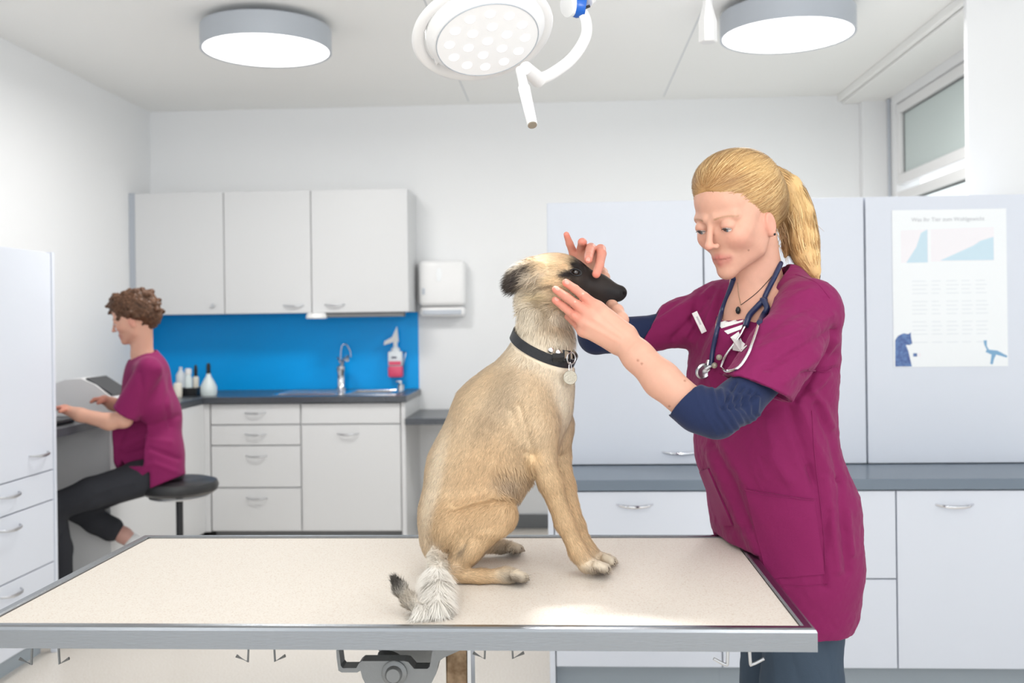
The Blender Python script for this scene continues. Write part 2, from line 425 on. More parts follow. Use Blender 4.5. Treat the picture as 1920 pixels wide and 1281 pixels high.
struct('trim_4', cat(*[box(x, x+.004, -2, 6.4, ZC-.0015, ZC, 0) for x in (-.6, .65)]), 'lampgrey')
def window(name, y0, y1, z0, z1, fr=.06, gm='glass'):
    r = thing(name, None, None, (XR+.05, (y0+y1)/2, z0)); tag(r, kind='structure')
    x0, x1 = XR+.01, XR+.07
    mk('window_frame', cat(box(x0, x1, y0, y1, z0, z0+fr, .004), box(x0, x1, y0, y1, z1-fr, z1, .004), box(x0, x1, y0, y0+fr, z0+fr, z1-fr, .004), box(x0, x1, y1-fr, y1, z0+fr, z1-fr, .004)), 'white', r)
    mk('glass_pane', box(x0+.025, x0+.033, y0+fr-.005, y1-fr+.005, z0+fr-.005, z1-fr+.005, 0), gm, r)
    mk('seal', cat(box(x0+.02, x0+.04, y0+fr-.001, y1-fr+.001, z0+fr-.001, z0+fr+.006, 0), box(x0+.02, x0+.04, y0+fr-.001, y1-fr+.001, z1-fr-.008, z1-fr+.001, 0), box(x0+.02, x0+.04, y1-fr-.01, y1-fr+.001, z0+fr, z1-fr, 0)), 'gap', r)
    return r
window('window_1', 4.6, 6.28, 2.165, 2.66)
window('window_2', 4.6, 6.28, 1.0, 2.12, gm='clear')

# --- right hand storage wall: base units, worktop, upper doors
def base_unit(x0, x1, label, fronts, extra=None):
    r = thing('base_cabinet', label, 'cabinet', ((x0+x1)/2, 3.9, 0), 'base cabinets under the long worktop')
    mk('carcass', box(x0, x1, 3.622, 4.28, .103, .738, .001), 'cabw', r)
    mk('plinth', box(x0, x1, 3.68, 4.2, 0, .103, .001), 'kick', r)
    for (z0, z1, nm, hx, hz) in fronts:
        d = mk(nm, box(x0+.0025, x1-.0025, 3.6, 3.62, z0+.0025, z1-.0025, .0015), 'cabw', r)
        if hx: mk('handle', handle(hx, 3.601, hz), 'chrome', d, smooth=True)
    return r
base_unit(-.045, .551, 'white base cabinet behind the dog, drawer handle between dog and vet', [(.423, .738, 'drawer', .245, .69), (.103, .423, 'drawer', .245, .37)])
base_unit(.551, 1.168, 'white two-drawer base cabinet standing behind the standing vet', [(.423, .738, 'drawer', .86, .69), (.103, .423, 'drawer', None, 0)])
base_unit(1.168, 1.80, 'white one-door base cabinet below the poster, right of the vet', [(.103, .738, 'door', 1.372, .687)])
tag(mk('side_panel', box(-.067, -.047, 3.6, 4.28, 0, .738, .001), 'cabw'), 'narrow white end panel closing the base cabinets beside the dog', 'panel')
tag(mk('worktop', box(-.075, 1.84, 3.59, 4.29, .741, .78, .003), 'slate'), 'long blue-grey worktop running behind the dog and standing vet', 'worktop')
def upper_unit(x0, x1, label, hx):
    r = thing('storage_cabinet', label, 'cabinet', ((x0+x1)/2, 4.1, .78), 'tall white cabinets on the blue-grey worktop')
    mk('carcass', box(x0, x1, 3.972, 4.28, .782, 1.822, .001), 'cabw', r)
    d = mk('door', box(x0+.002, x1-.002, 3.95, 3.97, .784, 1.822, .0015), 'cabw', r)
    if hx: mk('handle', handle(hx, 3.951, .832, .145), 'chrome', d, smooth=True)
upper_unit(-.064, .549, 'white cabinet on the worktop, directly behind the dog\'s head', .452)
upper_unit(.551, 1.172, 'white cabinet on the worktop, directly behind the standing vet', .70)
upper_unit(1.176, 1.83, 'white cabinet on the worktop with a poster on its door', None)

# poster: paper with its printing as thin parts
def poly_obj(name, pts, y, m, parent, th=.0003):
    v = [(p[0], y, p[1]) for p in pts]; return mk(name, extrude(v, (0, th, 0)), m, parent)
px0, px1, pz0, pz1 = 1.279, 1.713, 1.157, 1.768
yp = 3.9478
po = thing('poster', 'white wall chart with pale blue graphs and animal pictures on cabinet door', 'poster', (1.496, yp, 1.157))
mk('sheet', box(px0, px1, yp, yp+.0012, pz0, pz1, 0), 'paper', po)
M['pblue'] = mat('print_pale_blue', (206, 229, 241), .6); M['ppink'] = mat('print_pale_pink', (246, 243, 247), .6)
M['pgrey'] = mat('print_grey', (198, 200, 204), .6); M['pfaint'] = mat('print_faint', (234, 238, 242), .6)
M['pcat'] = mat('print_cat_blue', (108, 140, 190), .6, speckle=((72, 92, 150), 60, .35, .65)); M['pcat2'] = mat('print_dog_blue', (130, 175, 210), .6)
def pp(u, v): return (px0+u*(px1-px0), pz1-v*(pz1-pz0))    # u, v as fractions of the sheet
def pu(x, y): return pp((x-118)/(935-118), (y-85)/(1203-85))
poly_obj('chart_area', [pu(180, 230), pu(375, 225), pu(375, 460), pu(180, 460)][::-1], yp-.0003, 'ppink', po)
poly_obj('chart_area', [pu(395, 225), pu(845, 215), pu(845, 455), pu(395, 455)][::-1], yp-.0003, 'ppink', po)
poly_obj('chart_curve', [pu(217, 460), pu(290, 350), pu(325, 250), pu(370, 225), pu(370, 460)][::-1], yp-.0006, 'pblue', po)
poly_obj('chart_curve', [pu(460, 448), pu(560, 405), pu(700, 345), pu(750, 312), pu(842, 285), pu(842, 450)][::-1], yp-.0006, 'pblue', po)
tcu = bpy.data.curves.new('heading', 'FONT'); tcu.body = 'Was Ihr Tier zum Wohlgewicht'; tcu.size = .0215; tcu.align_x = 'CENTER'; tcu.extrude = .0002
tob = bpy.data.objects.new('heading', tcu); COL.objects.link(tob)
dg = bpy.context.evaluated_depsgraph_get(); tme = bpy.data.meshes.new_from_object(tob.evaluated_get(dg)); bpy.data.objects.remove(tob)
hx_, hz_ = pu(518, 168)
tv = [(hx_+v.co.x, yp-.0006-v.co.z, hz_+v.co.y) for v in tme.vertices]; tf = [list(p.vertices) for p in tme.polygons]
mk('heading', (tv, tf), 'pgrey', po)
rows = []
for i in range(17):
    y = 560+i*29
    for (a, b) in ((255, 375), (395, 470), (500, 590), (610, 690), (710, 800)):
        if (i*7+a) % 5: u = pu(a, y); v = pu(b-(i*13+a) % 25, y+7); rows.append(box(u[0], v[0], yp-.0004, yp, v[1], u[1], 0))
tag(mk('table_text', cat(*rows), 'pfaint', po), kind='stuff')
poly_obj('cat_picture', [pu(128, 1198), pu(130, 1010), pu(150, 980), pu(190, 962), pu(225, 968), pu(243, 955), pu(243, 985), pu(252, 1035), pu(235, 1045), pu(205, 1045), pu(222, 1085), pu(247, 1198)][::-1], yp-.0006, 'pcat', po)
poly_obj('dog_picture', [pu(762, 1020), pu(785, 1018), pu(785, 1060), pu(800, 1085), pu(860, 1092), pu(930, 1130), pu(925, 1142), pu(850, 1120), pu(835, 1150), pu(825, 1190), pu(808, 1185), pu(818, 1120), pu(775, 1100), pu(785, 1085), pu(768, 1050)][::-1], yp-.0006, 'pcat2', po)
poly_obj('logo', [pu(258, 1105), pu(285, 1105), pu(285, 1128), pu(258, 1128)][::-1], yp-.0006, 'pcat', po)
poly_obj('logo', [pu(290, 1105), pu(312, 1105), pu(312, 1128), pu(290, 1128)][::-1], yp-.0006, 'ppink', po)

# --- back left kitchen run
def wall_unit(x0, x1, label, hx):
    r = thing('wall_cabinet', label, 'cabinet', ((x0+x1)/2, 6.32, 1.42), 'grey wall cabinets over the blue splashback')
    mk('carcass', box(x0, x1, 6.172, 6.498, 1.42, 2.186, .001), 'cab', r)
    d = mk('door', box(x0+.003, x1-.003, 6.15, 6.17, 1.42, 2.186, .0015), 'cab', r)
    if hx == 'k': mk('knob', lathe([(.006, 0), (.006, .01), (.012, .014), (.012, .022)], (x1-.07, 6.15, 1.475), 14, (0, -1, 0)), 'satin', d, smooth=True)
    elif hx: mk('handle', handle(hx, 6.151, 1.47), 'satin', d, smooth=True)
wall_unit(-2.70, -2.128, 'grey wall cabinet with a small knob, in the corner above the seated woman', 'k')
wall_unit(-2.128, -1.574, 'middle grey wall cabinet over the blue splashback', -1.69)
wall_unit(-1.574, -.962, 'grey wall cabinet above the sink, nearest the towel dispenser', -1.43)
tag(mk('filler_strip', box(-2.739, -2.701, 6.16, 6.498, 1.42, 2.19, .001), 'lampgrey'), 'narrow grey strip between wall cabinet and left wall corner', 'panel')
tag(mk('splashback', box(-2.739, -.957, 6.488, 6.4995, .917, 1.419, 0), 'blue'), 'bright blue splashback between the wall cabinets and worktop', 'splashback')
ul = thing('under_cabinet_light', 'slim grey light strip mounted under the wall cabinet over the sink', 'light', (-1.28, 6.3, 1.39))
mk('housing', box(-1.56, -1.0, 6.165, 6.24, 1.39, 1.419, .003), 'gap', ul)
tag(mk('puck_lamp', lathe([(.062, 0), (.066, .008), (.06, .03), (.045, .036)], (-1.54, 6.13, 1.383), 28), 'white', smooth=True), 'round white puck under the wall cabinets above the tap', 'light')
def low_unit(x0, x1, label, fronts):
    r = thing('kitchen_cabinet', label, 'cabinet', ((x0+x1)/2, 6.2, 0), 'grey base cabinets under the dark sink worktop')
    mk('carcass', box(x0, x1, 5.942, 6.485, .1, .873 if x0 < -1.6 else .762, .001), 'cab', r)
    mk('plinth', box(x0, x1, 6.0, 6.4, 0, .1, 0), 'gap', r)
    for (z0, z1, nm, hx, hz) in fronts:
        d = mk(nm, box(x0+.004, x1-.004, 5.92, 5.94, z0+.004, z1-.004, .0015), 'cab', r)
        if hx: mk('handle', handle(hx, 5.921, hz), 'satin', d, smooth=True)
low_unit(-2.145, -1.592, 'grey base cabinet with four drawers, left of the sink cabinet',
         [(.746, .873, 'drawer', -1.87, .82), (.621, .746, 'drawer', -1.87, .69), (.366, .621, 'drawer', -1.865, .56), (.102, .366, 'drawer', -1.865, .305)])
low_unit(-1.59, -.985, 'grey sink base cabinet with one large door under the tap', [(.746, .873, 'front_panel', None, 0), (.102, .746, 'door', -1.305, .69)])
tag(mk('end_panel', box(-.983, -.957, 5.92, 6.498, 0, .873, .001), 'cab'), 'grey end panel at the right end of the sink cabinets', 'panel')
yr = onx(199, 850, -2.2)[1]
rc_ = thing('corner_cabinet', 'plain grey corner cabinet beneath the worktop behind the black stool', 'cabinet', (-2.45, (yr+5.94)/2, 0))
tag(mk('added_desk_panel', box(-2.47, -2.45, 4.10, yr-.001, 0, .876, .001), 'wall'), 'white panel beneath the desk in front of the seated woman\'s knees', 'panel')  # added ahead of the wall so the knee space is less dark
mk('carcass', box(-2.735, -2.2, yr, 5.94, .1, .873, .001), 'cab', rc_)
mk('front_panel', box(-2.2, -2.182, yr, 5.918, .1, .873, .001), 'cab', rc_)
mk('filler_panel', box(-2.2, -2.149, 5.92, 5.938, .1, .873, .001), 'cab', rc_)
mk('plinth', box(-2.7, -2.25, yr+.02, 5.94, 0, .1, 0), 'gap', rc_)
# L-shaped worktop, with a cut-out for the sink bowl
sx0, sx1, sy0, sy1 = -1.34, -1.08, 6.08, 6.36
wt = cat(box(-2.738, sx0, 5.895, 6.487, .877, .915, .0015), box(sx1, -.945, 5.895, 6.487, .877, .915, .0015), box(sx0, sx1, 5.895, sy0, .877, .915, 0), box(sx0, sx1, sy1, 6.487, .877, .915, 0),
         box(-2.738, -2.18, 4.10, 5.895, .877, .915, .0015))
tag(mk('kitchen_worktop', wt, 'dark'), 'dark L-shaped worktop carrying the sink and reaching along left wall', 'worktop')
tag(mk('shelf_worktop', box(-.955, .3, 5.885, 6.498, .742, .78, .002), 'dark'), 'lower dark worktop joining the sink cabinets behind the dog', 'worktop')
sk = thing('sink', 'stainless steel kitchen sink with drainer set into dark worktop', 'sink', (-1.4, 6.22, .915))
bw = [box(sx0, sx0+.004, sy0, sy1, .77, .916, 0), box(sx1-.004, sx1, sy0, sy1, .77, .916, 0), box(sx0, sx1, sy0, sy0+.004, .77, .916, 0), box(sx0, sx1, sy1-.004, sy1, .77, .916, 0), box(sx0, sx1, sy0, sy1, .766, .77, 0)]
mk('bowl', cat(*bw), 'steel', sk)
mk('rim', cat(box(sx0-.03, sx0, sy0-.05, sy1+.06, .915, .92, .002), box(sx1, sx1+.05, sy0-.05, sy1+.06, .915, .92, .002), box(sx0, sx1, sy0-.05, sy0, .915, .92, .002), box(sx0, sx1, sy1, sy1+.06, .915, .92, .002)), 'chrome', sk)
mk('drainer', cat(box(-1.80, sx0-.03, sy0-.05, sy1+.06, .915, .9175, .001), *[box(-1.77, -1.42, sy0+i*.045-.01, sy0+i*.045+.005, .9175, .921, .001) for i in range(7)]), 'chrome', sk)
def lc(px, py, y): return ony(px, py, y)
fb = lc(640, 736, 6.40)
fc = thing('kitchen_tap', 'chrome mixer tap with lever behind the sink on dark worktop', 'tap', (fb[0], 6.40, .92))
mk('body', lathe([(.034, 0), (.034, .012), (.027, .02), (.025, .11), (.03, .12), (.03, .15), (.012, .165)], (fb[0], 6.40, .92), 24), 'chrome', fc, smooth=True)
mk('spout', tube(smoothpath([(fb[0], 6.40, 1.05), (fb[0]+.03, 6.36, 1.12), (fb[0]+.075, 6.27, 1.14), (fb[0]+.08, 6.22, 1.12)], 5), .013, 12), 'chrome', fc, smooth=True)
mk('lever', tube([(fb[0], 6.40, 1.095), (fb[0]-.005, 6.34, 1.13)], [.012, .008], 10), 'chrome', fc, smooth=True)
mk('bow_pipe', tube(smoothpath([(fb[0]-.01, 6.45, .92), (fb[0]-.01, 6.45, 1.17), (fb[0]+.02, 6.45, 1.215), (fb[0]+.05, 6.45, 1.17), (fb[0]+.055, 6.45, 1.13)], 6), .004, 8), 'chrome', fc, smooth=True)
# soap dispenser on the splashback
sb = lc(742, 670, 6.44)
M['pinkliq'] = mat('pink_label', (226, 82, 116), .35); M['clearp'] = mat('milky_plastic', (226, 232, 236), .25)
sd = thing('soap_dispenser', 'soap bottle with pink contents in a holder on the blue splashback', 'bottle', (sb[0], 6.44, sb[2]-.13))
z_ = sb[2]-.13
mk('bottle', cat(box(sb[0]-.047, sb[0]+.047, 6.405, 6.465, z_+.07, z_+.17, .012), lathe([(.03, 0), (.03, .02), (.014, .035), (.014, .05)], (sb[0], 6.435, z_+.165), 20)), 'clearp', sd, smooth=True)
mk('liquid', box(sb[0]-.048, sb[0]+.048, 6.404, 6.466, z_, z_+.075, .014), 'pinkliq', sd, smooth=True)
mk('label', box(sb[0]-.04, sb[0]+.04, 6.4015, 6.4045, z_+.08, z_+.105, .001), 'pinkliq', sd)
mk('label', box(sb[0]-.022, sb[0]+.012, 6.4015, 6.4045, z_+.125, z_+.135, .0005), 'tube', sd)
mk('pump', cat(box(sb[0]-.012, sb[0]+.012, 6.42, 6.45, z_+.205, z_+.25, .004), extrude([(sb[0]-.01, 6.424, z_+.23), (sb[0]-.075, 6.424, z_+.21), (sb[0]-.07, 6.424, z_+.235), (sb[0]-.02, 6.424, z_+.262), (sb[0]+.012, 6.424, z_+.33), (sb[0]+.022, 6.424, z_+.23)], (0, .02, 0))), 'white', sd)
mk('bracket', tube(smoothpath([(sb[0]+.049, 6.475, z_+.16), (sb[0]+.066, 6.44, z_+.16), (sb[0]+.052, 6.43, z_+.09), (sb[0]+.035, 6.475, z_+.03)], 5), .004, 8), 'satin', sd, smooth=True)
cp = lc(752, 722, 6.40)
tag(mk('soap_pump', cat(lathe([(.022, 0), (.022, .03), (.008, .035), (.008, .05)], (cp[0], 6.39, .92), 18), box(cp[0]-.03, cp[0]+.008, 6.382, 6.398, .965, .975, .002)), 'satin', smooth=True), 'small metal soap pump at the right end of sink', 'soap pump')
# towel dispenser
td = thing('towel_dispenser', 'white paper towel dispenser on the wall beside wall cabinets', 'dispenser', (-.785, 6.42, 1.38))
bmv, bmf = box(-.935, -.635, 6.365, 6.499, 1.455, 1.75, .03, 4); mk('cover', (bmv, bmf), 'white', td, smooth=True)
mk('tray', box(-.93, -.64, 6.38, 6.499, 1.385, 1.45, .02, 3), 'white', td, smooth=True)
mk('slot', box(-.91, -.66, 6.375, 6.383, 1.40, 1.43, .003), 'lampgrey', td)
mk('lock', box(-.91, -.892, 6.361, 6.367, 1.53, 1.57, .002), 'lampgrey', td)
mk('window_slot', lathe([(.001, -.001), (.017, -.001), (.017, .003), (.012, .004)], (0, 0, 0), 24, (0, -1, 0)), 'paper', td, smooth=True)
q = td.children[-1]; 
for v in q.data.vertices: v.co = Vector((v.co.x+.785-.785, v.co.y, v.co.z))
me_ = q.data
for v in me_.vertices:
    wv = Vector(v.co)+Vector((-.785, 6.42, 1.38)); v.co = Vector((wv.x*1.0-.80, 6.364+wv.y, 1.655+wv.z*2.6))-Vector((-.785, 6.42, 1.38))
# bottles at the corner
def bottle(px, y, prof, m, label, capprof=None, capm='black', nm='bottle', base=.915, grp=None):
    x = onz_y(px, y); r = thing(nm, label, 'bottle', (x, y, base), grp)
    mk('body', lathe(prof, (x, y, base), 24), m, r, smooth=True)
    if capprof: mk('cap', lathe(capprof, (x, y, base), 18), capm, r, smooth=True)
def onz_y(px, y): return ony(px, 700, y)[0]
M['milk'] = mat('frosted_bottle', (222, 232, 232), .3); M['cream'] = mat('cream_bottle', (240, 234, 220), .4)
bottle(391, 6.08, [(.048, 0), (.052, .02), (.05, .055), (.03, .095), (.015, .12), (.012, .14)], 'milk', 'white squeeze bottle with black nozzle, rightmost in the corner group', [(.014, .135), (.013, .16), (.014, .18), (.009, .20)])
bottle(333, 5.98, [(.024, 0), (.026, .01), (.026, .075), (.022, .085)], 'cream', 'small white bottle right behind the seated woman\'s back')
tray_x = onz_y(360, 6.1)
tr = tag(mk('bottle_tray', cat(box(tray_x-.05, tray_x+.05, 6.03, 6.035, .915, .965, .001), box(tray_x-.05, tray_x+.05, 6.165, 6.17, .915, .965, .001), box(tray_x-.05, tray_x-.045, 6.035, 6.165, .915, .965, .001), box(tray_x+.045, tray_x+.05, 6.035, 6.165, .915, .965, .001), box(tray_x-.05, tray_x+.05, 6.03, 6.17, .915, .919, 0)), 'black'), 'small black tray holding bottles in the worktop corner', 'tray')
bottle(353, 6.065, [(.022, 0), (.024, .01), (.024, .10), (.017, .12), (.015, .13)], 'milk', 'white bottle with white cap standing in black tray', [(.02, .128), (.02, .16), (.012, .165)], 'white', base=.9195)
bottle(367, 6.125, [(.017, 0), (.019, .01), (.019, .10), (.014, .112)], 'cream', 'slim cream bottle with tall black cap standing in black tray', [(.011, .11), (.012, .15), (.009, .175), (.003, .185)], base=.9195)
bottle(339, 6.25, [(.028, 0), (.03, .01), (.03, .12), (.018, .14), (.012, .15)], 'clearp', 'translucent bottle behind the black tray against blue splashback', [(.01, .148), (.01, .17)], 'white')

# tall cabinet by the left wall
tc = thing('tall_cabinet', 'tall white cabinet with drawers at the left edge of the room', 'cabinet', (-2.44, 3.75, 0))
XF = -2.13
ye = onx(100, 850, XF)[1]; zt = onx(97, 473, XF)[2]
mk('carcass', box(XL+.002, XF-.022, 3.3, ye, .08, zt, .001), 'cabw', tc)
mk('plinth', box(XL+.01, XF-.06, 3.3, ye-.01, 0, .08, 0), 'kick', tc)
zs = [zt-.002, onx(105, 879, XF)[2], onx(105, 935, XF)[2], onx(105, 1051, XF)[2], .09]
mk('end_panel', box(XF-.022, XF+.004, ye, ye+.02, 0, zt, .001), 'cabw', tc)
for i in range(4):
    d = mk('door' if i == 0 else 'drawer', box(XF-.02, XF, 3.3, ye-.003, zs[i+1]+.003, zs[i]-.002, .0015), 'cabw', tc)
    hz = [onx(72, 851, XF), onx(16, 928, XF), onx(18, 990, XF), onx(20, 1112, XF)][i]
    mk('handle', handle(hz[1], XF+.001, hz[2], .14, 'y', 1), 'satin', d, smooth=True)
tag(mk('filler_column', box(XL+.002, XF-.03, ye+.021, ye+.03, 0, .87, 0), 'cabw'), 'thin white panel beside tall cabinet under the desk end', 'panel') if False else None

# analyser and keyboard on the desk
M['screen'] = mat('dark_display', (30, 32, 36), .25)
dx = -2.5; dy = 4.55
an = thing('analyser', 'white desktop analyser with black sloped keypad beneath her hands', 'machine', (-2.48, 4.62, .916))
apx = [(96, 790), (96, 735), (104, 719), (122, 712), (152, 710), (178, 722), (206, 744), (212, 756), (212, 790)]
apt = [ony(x, y, 4.72) for x, y in apx]; apt = [(p[0], 4.72, max(p[2], .918)) for p in apt]
mk('housing', extrude(apt, (0, .24, 0)), 'white', an)
kp = [apt[4], apt[6]]; kd = norm(np.array(kp[1])-np.array(kp[0])); kn = np.array([-kd[2], 0, kd[0]]); kn = kn if kn[2] > 0 else -kn
k0, k1 = np.array(kp[0])+kd*.015, np.array(kp[1])
mk('keypad', extrude([k0+kn*.004+(0, .015, 0), k1+kn*.004+(0, .015, 0), k1+kn*.012+(0, .015, 0), k0+kn*.012+(0, .015, 0)], (0, .21, 0)), 'screen', an)
kb = thing('keyboard', 'flat dark keyboard on the desk under the seated woman\'s forearm', 'keyboard', (-2.36, 4.34, .915))
mk('base', box(-2.48, -2.25, 4.2, 4.46, .916, .93, .004), 'black', kb)
mk('keys', cat(*[box(-2.47+i*.036, -2.44+i*.036, 4.215+j*.02, 4.232+j*.02, .930, .934, .001) for i in range(6) for j in range(12)]), 'screen', kb)

# stool
def mkstool():
    c = P(336, 905, 4.62); z = .62; r = thing('stool', 'round black swivel stool beneath the seated woman', 'stool', (c[0], c[1], 0))
    mk('seat', lathe([(.02, -.045), (.15, -.045), (.172, -.03), (.178, -.008), (.17, .012), (.13, .024), (.05, .02), (.001, .018)], (c[0], c[1], z), 48), 'seat', r, smooth=True)
    mk('seat_ring', tube([(c[0]+.13*math.cos(a), c[1]+.13*math.sin(a), z-.056) for a in np.linspace(0, 2*math.pi, 40)[:-1]], .006, 8, closed=True), 'satin', r, smooth=True)
    mk('column', lathe([(.025, -.53), (.025, -.25), (.016, -.25), (.016, -.055), (.05, -.05), (.05, -.045)], (c[0], c[1], z), 24), 'black', r, smooth=True)
    for k in range(5):
        a = k*2*math.pi/5+.4; e = (c[0]+.25*math.cos(a), c[1]+.25*math.sin(a))
        l = mk('leg', tube([(c[0]+.02*math.cos(a), c[1]+.02*math.sin(a), .10), (e[0], e[1], .065)], [.02, .013], 10), 'black', r, smooth=True)
        mk('caster', lathe([(.02, -.012), (.026, -.008), (.026, .008), (.02, .012)], (e[0], e[1], .0265), 18, (math.sin(a), -math.cos(a), 0)), 'black', l, smooth=True)
    return c
STC = mkstool()

# --- ceiling lamps
def ceil_lamp(pc, rad, label, z0=2.635):
    c = pc; r = thing('ceiling_lamp', label, 'lamp', (c[0], c[1], z0), 'round drum ceiling lamps')
    mk('housing', lathe([(rad-.012, .004), (rad, 0), (rad, .105), (rad-.004, .109), (rad-.05, .109)], (c[0], c[1], z0), 72), 'lampgrey', r, smooth=True)
    mk('diffuser', lathe([(rad-.012, .02), (rad-.012, .003)], (c[0], c[1], z0), 72), 'lampface', r)
    mk('ceiling_mount', lathe([(.16, .109), (.16, ZC-z0)], (c[0], c[1], z0), 40), 'lampgrey', r)
    ld = bpy.data.lights.new('lamp_light', 'AREA'); ld.shape = 'DISK'; ld.size = rad*1.9; ld.energy = LAMP_W; ld.color = (1, .98, .95)
    lo = bpy.data.objects.new('lamp_light', ld); COL.objects.link(lo); lo.parent = r; lo.location = (0, 0, -.004)
cl = onz(500, 97, 2.635); cr = onz(1476, 69, 2.635)
wl = (onz(623, 97, 2.635)-onz(377, 93, 2.635)); wr = (onz(1604, 60, 2.635)-onz(1348, 78, 2.635))
ceil_lamp(cl, abs(wl[0])/2+.004, 'round grey-rimmed ceiling lamp over the sink side, left of surgical lamp')
ceil_lamp(cr, abs(wr[0])/2+.004, 'round grey-rimmed ceiling lamp above the standing vet')

# --- surgical lamp
def surgical():
    d = 2.0; c = C(914, 76, d); ctr = W(c); tgt = np.array([.085, 1.535, .896]); nrm = norm(tgt-ctr)
    r = thing('surgical_lamp', 'white surgical lamp with round LED head hanging over the table', 'lamp', ctr)
    R = 97/FPX*d
    u = norm(np.cross(nrm, (0, 0, 1))); v = np.cross(u, nrm)
    mk('lamp_head', lathe([(R, 0), (R+.006, -.004), (R+.018, -.02), (R+.016, -.045), (R*.8, -.075), (R*.4, -.085), (.01, -.087)], ctr, 64, nrm), 'white', r, smooth=True)
    mk('led_panel', lathe([(R-.001, 0), (R-.001, .002)], ctr, 64, nrm), 'led', r)
    mk('rim', tube([ctr+nrm*.002+R*(math.cos(a)*u+math.sin(a)*v) for a in np.linspace(0, 2*math.pi, 73)[:-1]], .0012, 6, closed=True), 'lampgrey', r, smooth=True)
    for ring, k in ((.0, 1), (.045, 6), (.085, 12)):
        for i in range(k):
            a = 2*math.pi*i/k+ring*9; p = ctr+nrm*.0015+ring*R/.114*(math.cos(a)*u+math.sin(a)*v)
            mk('led_lens', lathe([(.011, 0), (.010, .002), (.004, .0035)], p, 14, nrm), 'ledhot', r)
    rr = R*1.28; vs = v if v[2] > 0 else -v; cc = ctr-nrm*.03-vs*.012
    mk('guard_ring', tube([cc+rr*(math.cos(a)*u+math.sin(a)*v) for a in np.linspace(0, 2*math.pi, 97)[:-1]], .0125, 12, closed=True, flat=.6, upv=None), 'white', r, smooth=True)
    for a in (.3, 2.2, 3.9, 5.3):
        p = math.cos(a)*u+math.sin(a)*v
        mk('spoke', tube([ctr-nrm*.04+p*(R+.012), cc+p*rr], .008, 8), 'white', r, smooth=True)
    hb = P(975, 130, d-.05); he = P(998, 234, d-.13)
    mk('handle', tube([hb, hb*.7+he*.3, hb*.66+he*.34, he], [.009, .0095, .0115, .0095], 20), 'white', r, smooth=True)
    mk('handle_tip', tube([he, he+norm(he-hb)*.002], .0086, 20), 'tag', r)
    mk('handle_mount', tube([P(985, 128, d-.04), P(1010, 150, d+.02)], [.014, .016], 16), 'white', r, smooth=True)
    pts = [P(*q) for q in ((1008, 150, d+.02), (1035, 138, d+.03), (1072, 110, d+.05), (1097, 72, d+.06), (1099, 40, d+.06), (1086, 12, d+.06))]
    mk('yoke', tube(smoothpath(pts, 8), .0085, 12, flat=1.4), 'white', r, smooth=True)
    j = P(1080, 8, d+.06); 
    mk('joint', cat(tube([P(1062, 12, d+.05), P(1076, 10, d+.06)], .022, 20)), 'white', r, smooth=True)
    mk('joint_ring', tube([P(1072, 10, d+.06), P(1084, 12, d+.06), P(1098, 14, d+.06)], [.021, .024, .019], 20), 'blueplastic', r, smooth=True)
    mk('lock_lever', tube([P(1096, 15, d+.05), P(1106, 11, d+.05)], .003, 8), 'black', r, smooth=True)
    a1 = P(1140, -40, d+.1); a2 = np.array([1.5, 2.6, 2.45]); a3 = np.array([1.5, 2.6, ZC])
    mk('arm', tube([P(1098, 0, d+.06), a1, a2], .017, 16), 'white', r, smooth=True)
    mk('ceiling_column', tube([a2-np.array([0, 0, .04]), a3], .035, 20), 'white', r, smooth=True)
    ld = bpy.data.lights.new('lamp_beam', 'SPOT'); ld.energy = SPOT_W*10; ld.spot_size = math.radians(11); ld.spot_blend = .8; ld.shadow_soft_size = .09
    lo = bpy.data.objects.new('lamp_beam', ld); COL.objects.link(lo); lo.parent = r; lo.location = Vector(nrm*.012)
    lo.rotation_euler = Vector(nrm).to_track_quat('-Z', 'Y').to_euler()
surgical()
hp = P(1327, 45, 2.6)
ph = thing('pendant_fitting', 'white hexagonal fitting hanging from the ceiling beside the right lamp', 'fitting', (hp[0], hp[1], hp[2]))
zb = P(1325, 80, 2.6)[2]
mk('housing', lathe([(.021, 0), (.024, .002), (.024, .055), (.012, .10), (.011, .14)], (hp[0], hp[1], zb), 6), 'white', ph)
mk('rod', tube([(hp[0], hp[1], zb+.13), (hp[0], hp[1], ZC)], .007, 10), 'white', ph, smooth=True)

# --- examination table
TX0, TX1, TY0, TY1, TZ = -.925, .366, 1.484, 2.134, .9
et = thing('examination_table', 'stainless steel examination table with cream top under the dog', 'table', ((TX0+TX1)/2, (TY0+TY1)/2, 0))
def rimpart():
    bm = bmesh.new(); rw, hgt = .019, .034
    def ring(off, z): return [bm.verts.new((x, y, z)) for x, y in ((TX0+off, TY0+off), (TX1-off, TY0+off), (TX1-off, TY1-off), (TX0+off, TY1-off))]
    rings = [ring(.006, TZ-hgt), ring(0, TZ-hgt), ring(0, TZ-.006), ring(.0018, TZ-.0018), ring(.006, TZ), ring(rw-.003, TZ), ring(rw, TZ-.002), ring(rw, TZ-.012), ring(.006, TZ-.012)]
    for a in range(len(rings)):
        A, B = rings[a], rings[(a+1) % len(rings)]
        for k in range(4): bm.faces.new((A[k], A[(k+1) % 4], B[(k+1) % 4], B[k]))
    bmesh.ops.recalc_face_normals(bm, faces=bm.faces); return bm2(bm)
M['rimsteel'] = mat('rim_steel', (152, 156, 161), .27, 1, bump=.1, bscale=30, stretch=(1, 40, 40))
mk('rim', rimpart(), 'rimsteel', et)
mk('top_mat', box(TX0+.02, TX1-.02, TY0+.02, TY1-.02, TZ-.014, TZ-.004, .001), 'top', et)
mk('tray_base', box(TX0+.007, TX1-.007, TY0+.007, TY1-.007, TZ-.032, TZ-.0145, 0), 'steel', et)
